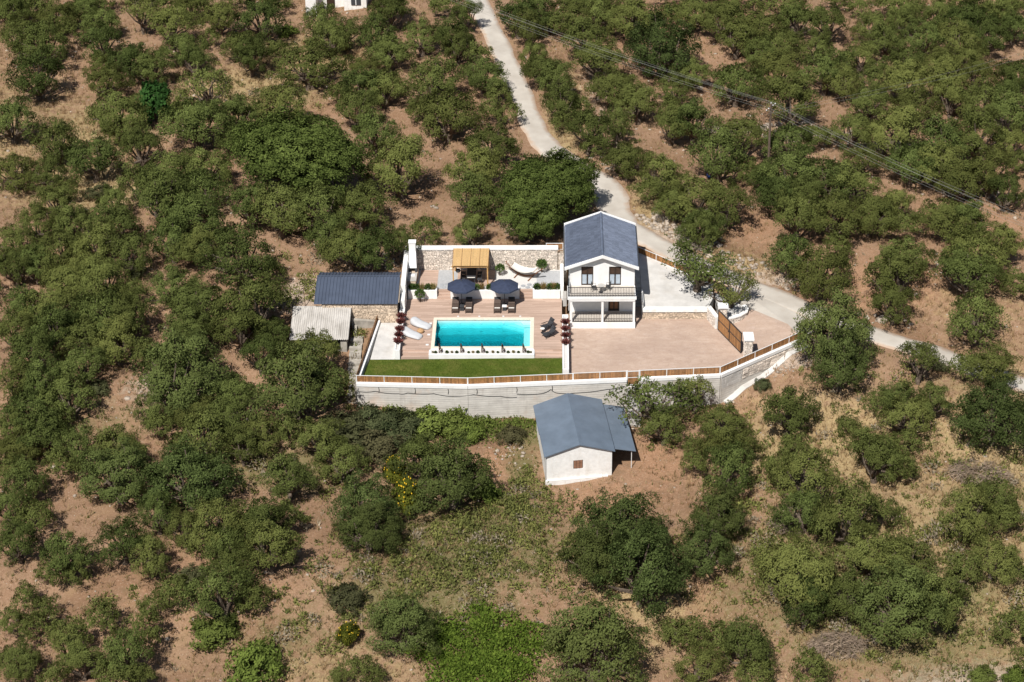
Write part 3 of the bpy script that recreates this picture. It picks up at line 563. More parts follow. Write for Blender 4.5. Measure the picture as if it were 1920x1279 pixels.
# ---------------------------------------------------------------- house
H = empty('villa', (11.2, 7, -.5), 0, 'two-storey white house with anthracite gabled roof, balcony and porch', 'house')
X0, X1, YF, YB = 8.2, 14.3, 4.0, 12.3
MB().box(X0-.02, X1+.05, 1.84, YF, -1.6, .12).box(X0, X1, YF, YB, -1.6, .119).build('plinth', WHITE, H)
PF = plain('porch_tile', (.52, .47, .41), .7, .3, .1, 4)
MB().box(X0+.05, X1-.03, 1.9, YF, .1202, .128).build('porch_floor', PF, H)
def wall_open(mb, x0, x1, z0, z1, y, th, ops):     # wall facing -y with openings (xa,xb,za,zb)
    xs = sorted({x0, x1, *[o[0] for o in ops], *[o[1] for o in ops]}); zs = sorted({z0, z1, *[o[2] for o in ops], *[o[3] for o in ops]})
    for a, b in zip(xs[:-1], xs[1:]):
        for c, d in zip(zs[:-1], zs[1:]):
            if not any(o[0] <= a and b <= o[1] and o[2] <= c and d <= o[3] for o in ops): mb.box(a, b, y, y+th, c, d)
    return mb
GD = (11.85, 12.9, .12, 2.15); GW = (9.35, 10.5, 1.85, 2.15); D1 = (9.27, 10.4, 2.95, 4.96); D2 = (11.88, 13.02, 2.95, 4.96)
RZ, EZ, RX = 6.22, 4.94, (X0+X1)/2
mb = wall_open(MB(), X0, X1, .12, 2.5, YF, .3, [GD, GW]); wall_open(mb, X0, X1, 2.5, 4.98, YF, .3, [D1, D2])
mb.box(X0, X0+.3, YF+.3, YB-.3, .12, 4.98).box(X1-.3, X1, YF+.3, YB-.3, .12, 4.98).box(X0, X1, YB-.3, YB, .12, 4.98)
for y in (YF, YB-.3): mb.add([(X0,y,4.98),(X1,y,4.98),(RX,y,RZ-.12),(X0,y+.3,4.98),(X1,y+.3,4.98),(RX,y+.3,RZ-.12)], [(0,1,2),(5,4,3),(0,3,4,1),(1,4,5,2),(2,5,3,0)])
mb.build('wall', WHITE, H)
MB().box(7.95, 14.42, 1.8, 4.0, 2.62, 2.92).box(8.15, 14.3, 1.84, 2.1, 2.42, 2.62).build('balcony_slab', WHITE, H)
MB().box(8.15, 14.25, 1.95, 3.99, 2.9202, 2.93).build('balcony_floor', PF, H)
for x in (8.2, 11.14, 14.1): MB().box(x, x+.21, 1.9, 2.11, .12, 2.42).build('column', WHITE, H)
def tiles(side):
    n1, n2 = 168, 44; ex = 7.72 if side < 0 else 14.63; sl = np.linspace(0, 1, n2*2); V = []; ys = np.linspace(3.62, 12.4, n1)
    S = []
    for k in range(n2//2):
        S += [(k/(n2//2), 0.0), ((k+.98)/(n2//2), 1.0)]
    for s, st in S:
        for y in ys:
            h = .06*abs(math.sin(math.pi*y/.21))-.05*st+.05
            x = RX+(ex-RX)*s; z = RZ+.12+(EZ+.06-RZ-.12)*s; V.append((x, y, z+h))
    V = np.array(V)-np.array(H.location); m = len(ys); i = np.arange(len(S)*m).reshape(len(S), m)
    F = np.stack([i[:-1,:-1].ravel(), i[:-1,1:].ravel(), i[1:,1:].ravel(), i[1:,:-1].ravel()], 1)
    if side > 0: F = F[:, ::-1]
    return link('roof_slope', np_mesh('roof_slope', V, F[:, ::-1], TILE), H)
tiles(-1); tiles(1)
ro = MB()
for ex in (7.72, 14.63):
    A = [(RX,3.64,RZ+.1),(ex,3.64,EZ+.04),(ex,3.64,EZ-.1),(RX,3.64,RZ-.06)]; ro.add(A+[(x, 12.38, z) for x, y, z in A], [(0,1,2,3),(7,6,5,4),(0,4,5,1),(1,5,6,2),(2,6,7,3),(3,7,4,0)])
ro.build('roof_deck', WHITE, H)
for y0, y1, up in ((3.52, 3.72, .17), (12.3, 12.52, .28)):
    for ex in (7.68, 14.67):
        A = [(RX,y0,RZ+up),(ex,y0,EZ+up-.03),(ex,y0,EZ-.13),(RX,y0,RZ-.12)]
        MB().add(A+[(x, y1, z) for x, y, z in A], [(0,1,2,3),(7,6,5,4),(0,4,5,1),(1,5,6,2),(2,6,7,3),(3,7,4,0)]).build('barge_board', WHITE, H)
MB().tube([(RX,3.75,RZ+.16),(RX,12.28,RZ+.16)], .13, 8).build('ridge_cap', TILE, H)
for ex in (7.66, 14.69): MB().tube([(ex,3.75,EZ+.0),(ex,12.28,EZ+.0)], .055, 6).build('gutter', SOLAR, H)
BROWND = plain('stained_door_wood', (.06, .034, .022), .5, .4, .2)
def french(o):
    xa, xb, za, zb = o; d = MB(); y = YF+.06
    d.box(xa, xb, y, y+.1, zb-.09, zb).box(xa, xa+.08, y, y+.1, za, zb-.09).box(xb-.08, xb, y, y+.1, za, zb-.09).box((xa+xb)/2-.06, (xa+xb)/2+.06, y-.01, y+.1, za, zb-.09).box(xa+.08, xb-.08, y, y+.1, za, za+.12)
    d = d.build('door', DARKW, H)
    for a, b in ((xa+.08, (xa+xb)/2-.06), ((xa+xb)/2+.06, xb-.08)):
        MB().box(a, b, y+.05, y+.06, za+.12, za+1.15).build('pane', CURT, d); MB().box(a, b, y+.052, y+.062, za+1.2, zb-.09).build('upper_panel', BROWND, d); MB().box(a, b, y+.02, y+.08, za+1.15, za+1.2).build('glazing_bar', DARKW, d)
    MB().box((xa+xb)/2-.015, (xa+xb)/2+.015, y-.06, y-.01, za+1.0, za+1.14).build('handle', BLACKM, d)
french(D1); french(D2)
d = MB().box(GD[0]+.003, GD[1]-.003, YF+.08, YF+.16, GD[2]+.01, GD[3]-.003).build('door', DARKW, H); MB().box(GD[0]+.1, GD[0]+.14, YF+.02, YF+.08, 1.05, 1.2).build('handle', BLACKM, d)
for x in (GD[0]+.18, GD[0]+.6): MB().box(x, x+.3, YF+.06, YF+.08, .4, 1.9).build('panel', BROWNW, d)
d = MB().box(GW[0]+.003, GW[1]-.003, YF+.08, YF+.14, GW[2]+.003, GW[3]-.003).build('window', DARKW, H); MB().box(GW[0]+.06, GW[1]-.06, YF+.07, YF+.08, GW[2]+.05, GW[3]-.05).build('pane', GLASS, d)
MB().box(11.4, 11.5, YF-.08, YF, 1.2, 1.42).build('wall_lamp', BLACKM, H)
def railing(runs, z0, h):
    r = MB()
    for a, b in runs:
        a = np.array(a, float); b = np.array(b, float); L = np.linalg.norm(b-a); n = max(2, int(L/.145))
        r.seg(a, b, .06, z0+h-.05, z0+h).seg(a, b, .045, z0+.08, z0+.12)
        for i in range(n+1):
            p = a+(b-a)*i/n; r.box(p[0]-.016, p[0]+.016, p[1]-.016, p[1]+.016, z0+.005, z0+h-.051)
    return r
railing([((8.02,1.87),(14.36,1.87)),((8.02,1.87),(8.02,3.98)),((14.36,1.87),(14.36,3.98))], 2.92, 1.0).build('balcony_railing', BLACKM, H)
railing([((8.42,1.95),(11.13,1.95))], .125, 1.0).build('porch_railing', BLACKM, H); railing([((11.36,1.95),(14.09,1.95))], .125, 1.0).build('porch_railing', BLACKM, H)
MB().box(7.55, 7.9, 5.2, 6.6, .0, .9).build('meter_box', GREYC, H)
MB().tube([(8.12,4.2,4.9),(8.12,4.2,.1)], .04, 6).build('downpipe', WHITEM, H)
st = empty('side_steps', (14.75,6.2,-.5), 0, 'dark narrow steps between the house and the side terrace', 'steps')
for j in range(7): MB().box(14.36, 15.08, 5.9+.3*j, 8.3, -.7 if j == 0 else -.5+.17*(j-1), -.5+.17*(j+1)).build('step', GREYC, st)
tag(MB().box(14.36, 15.11, 8.3, 14.2, -.8, .7).build('side_passage', GREYC), 'concrete passage between the house and the side terrace', 'passage')
tag(MB().box(15.06, 15.2, 3.8, 6.4, -.5, 1.2).build('stair_wall', WHITE2), 'thin white wall beside the steps right of the house', 'wall')
# balcony furniture, chair facing +x by default
def bistro_chair(loc, rz, lab):
    c = empty('bistro_chair', (0,0,0), 0, lab, 'chair', 'black chairs on the balcony')
    MB().box(-.22, .22, -.22, .22, .42, .45).build('seat', BLACKM, c); b = MB()
    for j in range(6): b.box(-.24, -.215, -.21+.075*j, -.175+.075*j, .46, .92)
    b.box(-.245, -.21, -.22, .22, .9, .96); b.build('backrest', BLACKM, c)
    for sx in (-1, 1):
        for sy in (-1, 1): MB().tube([(.19*sx, .19*sy, .42), (.22*sx, .22*sy, 0)], .018, 5).build('leg', BLACKM, c)
    for sy in (-1, 1): MB().tube([(-.22,.23*sy,.66),(.2,.23*sy,.66),(.2,.23*sy,.45)], .016, 5).build('armrest', BLACKM, c)
    c.location = loc; c.rotation_euler = (0, 0, rz); return c
bistro_chair((10.45,3.0,2.93), .2, 'black metal chair left of the round balcony table'); bistro_chair((11.8,3.15,2.93), math.pi-.2, 'black metal chair right of the round balcony table')
t = empty('bistro_table', (11.12,2.75,2.93), 0, 'round grey bistro table on the balcony', 'table'); MB().lathe((11.12,2.75,2.93), [(0,.7),(.36,.7),(.37,.72),(.36,.735),(0,.735)], 20).build('table_top', GREYC, t); MB().tube([(11.12,2.75,2.96),(11.12,2.75,3.64)], .03, 6).build('stem', BLACKM, t); MB().lathe((11.12,2.75,2.93), [(0,.0),(.24,.0),(.22,.03),(0,.04)], 14).build('base', BLACKM, t)
# ---------------------------------------------------------------- annex with dark sheet roof
A = empty('annex', (-12,5.5,-.4), 0, 'low stone outbuilding with ribbed blue-black sheet roof', 'outbuilding')
MB().box(-15.3, -8.15, 2.95, 7.9, -2.2, 1.72).build('wall', MORTAR, A); kind(stonewall(MB(), (-15.3,2.95), (-8.15,2.95), -1.9, 1.6, -1, .07, (.13,.24), (.18,.5), seed=71).build('stones', STONE2, A), 'stuff')
for x in (-15.32, -8.17):
    MB().add([(x,2.97,1.7),(x,7.88,1.7),(x,6.45,2.5),(x+.2,2.97,1.7),(x+.2,7.88,1.7),(x+.2,6.45,2.5)], [(0,1,2)[::-1],(3,4,5),(0,3,4,1),(1,4,5,2),(2,5,3,0)]).build('gable', MORTAR, A)
def ribbed(y0, z0, y1, z1, xa, xb, per, hh, mat, nm, par, rw_=.07):
    mb = MB(); t = np.array((0, y1-y0, z1-z0)); n = np.cross((1,0,0), t); n = n/np.linalg.norm(n); n = n if n[2] > 0 else -n
    mb.obox((xa,y0,z0), (xb-xa,0,0), t, n*.02)
    k = int((xb-xa)/per)
    for i in range(k+1):
        x = xa+(xb-xa)*i/k-rw_/2; mb.obox(np.array((x,y0,z0))+n*.0202, (rw_,0,0), t, n*hh)
    return mb.build(nm, mat, par)
ribbed(2.75, 1.66, 6.5, 2.62, -16.0, -8.12, .31, .06, SHEETB, 'roof_slope', A); ribbed(8.1, 2.16, 6.5, 2.62, -15.9, -8.12, .31, .06, SHEETB, 'roof_slope', A)
MB().box(-16.0, -8.12, 6.4, 6.62, 2.655, 2.68).build('ridge_cap', SHEETB, A)
tag(MB().tube([(-17.06,4.3,.2),(-17.2,4.6,2.4)], .035, 6).build('thin_post', PVC), 'thin leaning post on the bare ground left of the annex', 'post')
# ---------------------------------------------------------------- old shed with corrugated roof
O = empty('old_shed', (-15.2,1,-2.2), 0, 'old grey concrete shed with weathered corrugated roof among trees', 'shed')
s_ = [(-17.6,-.9),(-12.75,-.9),(-12.75,2.7),(-17.6,2.7)]
ow = MB(); ow.prism([(-12.95,-.9),(-12.72,-.9),(-12.72,2.8),(-12.95,2.8)], -4, [-.02,-.02,1.06,1.06]); ow.prism([(-17.8,-.9),(-17.55,-.9),(-17.55,2.8),(-17.8,2.8)], -4, [-.02,-.02,1.06,1.06]); ow.box(-17.55, -12.95, 2.55, 2.8, -4, 1.0)
ow.box(-17.55, -14.6, -.9, -.7, -4, -.06).box(-13.3, -12.95, -.9, -.7, -4, -.06).box(-14.6, -13.3, -.9, -.7, -4, -1.3); ow.build('wall', OLDC, O)
MB().box(-14.6, -13.3, -.55, -.5, -1.3, -.06).build('window_shade', SOLAR, O)
def corr(V0, ux, uy, L, D, per, amp, nper, rows, seed):
    r = np.random.default_rng(seed); n = np.cross(ux, uy); m = int(L/per*nper); V = []
    for j in range(rows+1):
        for i in range(m+1):
            V.append(V0+ux*L*i/m+uy*D*j/rows+n*(amp*math.sin(2*math.pi*L*i/m/per)+r.normal(0, .006)+(0.02 if j % 4 == 0 else 0)))
    i = np.arange((m+1)*(rows+1)).reshape(rows+1, m+1)
    return np.array(V), np.stack([i[:-1,:-1].ravel(), i[:-1,1:].ravel(), i[1:,1:].ravel(), i[1:,:-1].ravel()], 1)
uy = np.array((0,4.15,1.2)); D = np.linalg.norm(uy); uy /= D
for k in range(4):
    Lk = 5.45/4; V, F = corr(np.array((-18.05+Lk*k,-1.15,.02+.022*(k % 2))), np.array((1.,0,0)), uy, Lk+.08, D, .19, .035, 8, 8, k); V -= np.array(O.location)
    link('roof_sheet', np_mesh('roof_sheet', V, F, FIBRE, smooth=True), O)
MB().box(-18.05, -12.55, 2.95, 3.1, 1.17, 1.27).build('ridge_cap', FIBRE, O)
w = empty('old_garden_wall', (-11.4,2,-.8), 0, 'crumbling grey wall beside the old shed and stone annex', 'wall'); MB().prism([(-12.5,2.3),(-10.2,2.5),(-10.2,2.8),(-12.5,2.7)], -2, [.15,-.1,-.1,.2]).build('wall_body', OLDC, w); MB().prism([(-12.3,-.4),(-12.0,-.4),(-12.0,2.2),(-12.3,2.2)], -3, [-1.6,-1.6,-.3,-.3]).build('wall_body', OLDC, w)
ws = empty('garden_path_steps', (-11.9,-4,-2.5), 0, 'rough stone steps descending between the old shed and board fence', 'steps')
for j in range(9):
    y = 1.2-1.0*j; z = -.9-.24*j; MB().obox((-12.5+.05*j-rnd.uniform(0,.15), y-.95, z-.5), (1.15+rnd.uniform(-.1,.1), rnd.uniform(-.08,.08), 0), (0, .9, 0), (0, 0, .55)).build('step', OLDC, ws)
# ---------------------------------------------------------------- white shed below the wall
SH = empty('white_shed', (9.0,-13,-4.6), 0, 'small whitewashed shed with grey-blue gabled sheet roof below the wall', 'shed')
e1 = np.array((.988,.155,0)); e2 = np.array((-.117,.993,0)); SO = np.array((6.03,-18.15,0.))
def sp_(u, v, z): q = SO+e1*u+e2*v; return (q[0], q[1], z)
def quadbox(mb, u0, u1, v0, v1, z0, z1):
    b = [sp_(u0,v0,z0), sp_(u1,v0,z0), sp_(u1,v1,z0), sp_(u0,v1,z0), sp_(u0,v0,z1), sp_(u1,v0,z1), sp_(u1,v1,z1), sp_(u0,v1,z1)]
    return mb.add(b, [(3,2,1,0),(4,5,6,7),(0,1,5,4),(1,2,6,5),(2,3,7,6),(3,0,4,7)])
WB, WE, WA = -5.6, -1.72, -.85; sw = MB(); o = (2.35,3.2,-3.25,-2.35)
for a, b in ((0,2.35),(3.2,5.75)): quadbox(sw, a, b, 0, .3, WB, WE)
quadbox(sw, 2.35, 3.2, 0, .3, WB, o[2]); quadbox(sw, 2.35, 3.2, 0, .3, o[3], WE); quadbox(sw, 0, .3, .3, 7.9, WB, WE); quadbox(sw, 5.45, 5.75, .3, 7.9, WB, WE); quadbox(sw, .3, 5.45, 7.6, 7.9, WB, WE)
for v in (0, 7.6): sw.add([sp_(0,v,WE),sp_(5.75,v,WE),sp_(2.87,v,WA),sp_(0,v+.3,WE),sp_(5.75,v+.3,WE),sp_(2.87,v+.3,WA)], [(0,1,2),(5,4,3),(0,3,4,1),(1,4,5,2),(2,5,3,0)])
sw.build('wall', WHITE2, SH); quadbox(MB(), -.12, 5.4, -.16, -.003, WB, -4.15).build('plinth', WHITE2, SH)
def slope(u0, z0, u1, z1, v0, v1, nm, th=.07, mat=SHEETG):
    A_ = [sp_(u0,v0,z0), sp_(u1,v0,z1), sp_(u1,v1,z1), sp_(u0,v1,z0)]; return MB().add([(x,y,z) for x,y,z in A_]+[(x,y,z+th) for x,y,z in A_], [(3,2,1,0),(4,5,6,7),(0,1,5,4),(1,2,6,5),(2,3,7,6),(3,0,4,7)]).build(nm, mat, SH)
slope(-.22, -1.70, 2.87, -.72, -.18, 3.6, 'roof_sheet', .10); slope(-.26, -1.76, 2.868, -.76, 3.55, 8.35, 'roof_sheet'); slope(2.872, -.72, 6.0, -1.70, -.18, 8.3, 'roof_sheet', .085)
slope(5.85, -1.86, 7.95, -2.36, .55, 7.85, 'lean_to_roof', .05)
w_ = quadbox(MB(), 2.36, 3.19, .1, .16, o[2]+.01, o[3]-.01).build('window', DARKW, SH)
for j in range(6): quadbox(MB(), 2.4, 3.15, .02, .08, o[2]+.04+.145*j, o[2]+.04+.145*j+.11).build('shutter_slat', SHUT, w_)
for u in (2.58, 2.9): quadbox(MB(), u, u+.03, .0, .02, o[2]+.02, o[3]-.02).build('bar', DARKW, w_)
for u, v in ((7.6,.75),(7.6,7.6)): MB().tube([sp_(u,v,-5.2), sp_(u,v,-2.3)], .035, 6).build('lean_to_post', WHITEM, SH)
MB().tube([sp_(-.2,-.1,-1.75), sp_(-.12,-.1,-2.3), sp_(-.1,-.06,-4.6)], .03, 5).build('downpipe', GREYC, SH)
# ---------------------------------------------------------------- far white building at the top edge
B = empty('far_farmhouse', (-20.5,77,3), 0, 'white farm building at the top edge, left of the road', 'building')
bz = float(terr(-20.5, 76)); MB().box(-24.2,-22.9,74.2,80,bz-1,bz+3.2).box(-22.9,-19.5,76.5,80,bz-1,bz+3.2).box(-19.5,-16.7,75.2,80,bz-1,bz+3.2).build('wall', WHITE2, B); MB().box(-24.5,-16.4,76.0,80.3,bz+3.2,bz+3.4).build('roof', WHITE, B)
d = MB().box(-18.6,-17.4,75.1,75.197,bz+.9,bz+2.2).build('window', SOLAR, B); MB().box(-18.05,-17.95,75.06,75.1,bz+.9,bz+2.2).build('glazing_bar', WHITEM, d)
d = MB().box(-21.8,-20.8,76.4,76.497,bz-.1,bz+2.1).build('door', DARKW, B)
# ---------------------------------------------------------------- utility pole and cables
px, py = 29.5, 31.6; pz = float(terr(px, py)); U = empty('utility_pole', (px, py, pz), 0, 'wooden utility pole with cross arm among olives, upper right', 'utility pole')
MB().tube([(px,py,pz-.5),(px-.05,py,pz+4),(px-.1,py,pz+8.0)], [.15,.13,.10], 8).build('pole', PVC, U)
ad = np.array((.53,.85)); 
def armpt(u, z): return (px-.1+ad[0]*u, py+ad[1]*u, z)
MB().tube([armpt(-1.1,pz+7.5), armpt(1.1,pz+7.5)], .06, 6).build('cross_arm', PVC, U); MB().tube([armpt(-.7,pz+6.9), armpt(.7,pz+6.9)], .05, 6).build('cross_arm', PVC, U)
AN = [(-1.0,pz+7.62),(-.5,pz+7.62),(0,pz+8.05),(.5,pz+7.62),(1.0,pz+7.62)]
for u, z in AN: MB().lathe(armpt(u, z-.12), [(0,0),(.05,.02),(.06,.08),(.03,.14),(0,.15)], 8).build('insulator', WHITEM, U)
def cable(a, b, sag, lab, r=.0085): tag(MB().tube(sagline([a, b], sag, 28), r, 4).build('power_cable', WIRE), lab, 'cable', 'power cables')
nm5 = ('lowest', 'second lowest', 'middle', 'second highest', 'highest')
for i, (u, z) in enumerate(AN):
    cable(armpt(u, z+.04), (-21.5+ad[0]*u, 73.9+ad[1]*u, 12.5), 1.1, '%s cable running from the pole to the upper left' % nm5[i])
    cable(armpt(u, z+.04), (63+ad[0]*u, -4+ad[1]*u, 7.9), 1.0, '%s cable running from the pole to the right edge' % nm5[i])
for i, u in enumerate((-.5, .5)): cable(armpt(u, pz+7.0), (78, 58+u*2, 9.6), 1.2, '%s thin cable running from the pole to the upper right' % ('lower', 'upper')[i], .007)
bz = float(terr(23.2, 30.4)); b = empty('barrel', (23.2,30.4,bz), 0, 'blue plastic barrel under olives left of the utility pole', 'barrel'); MB().lathe((23.2,30.4,bz), [(0,0),(.27,0),(.31,.1),(.31,.35),(.33,.4),(.31,.45),(.31,.8),(.27,.9),(0,.9)], 14).build('drum', BLUEP, b); MB().lathe((23.2,30.4,bz+.9), [(.0,0),(.28,.0),(.28,.04),(0,.05)], 14).build('lid', SOLAR, b)
ZONES=['grove left of the outbuildings', 'strip behind the villa', 'grove left of the road', 'trees around the white shed', 'wood left of retaining wall', 'thicket below the retaining wall', 'bottom left grove', 'grove between road and pole', 'top left grove', 'grove by the biggest tree', 'top right grove', 'grove below the power cables', 'slope right of the driveway gate', 'bottom right grove']
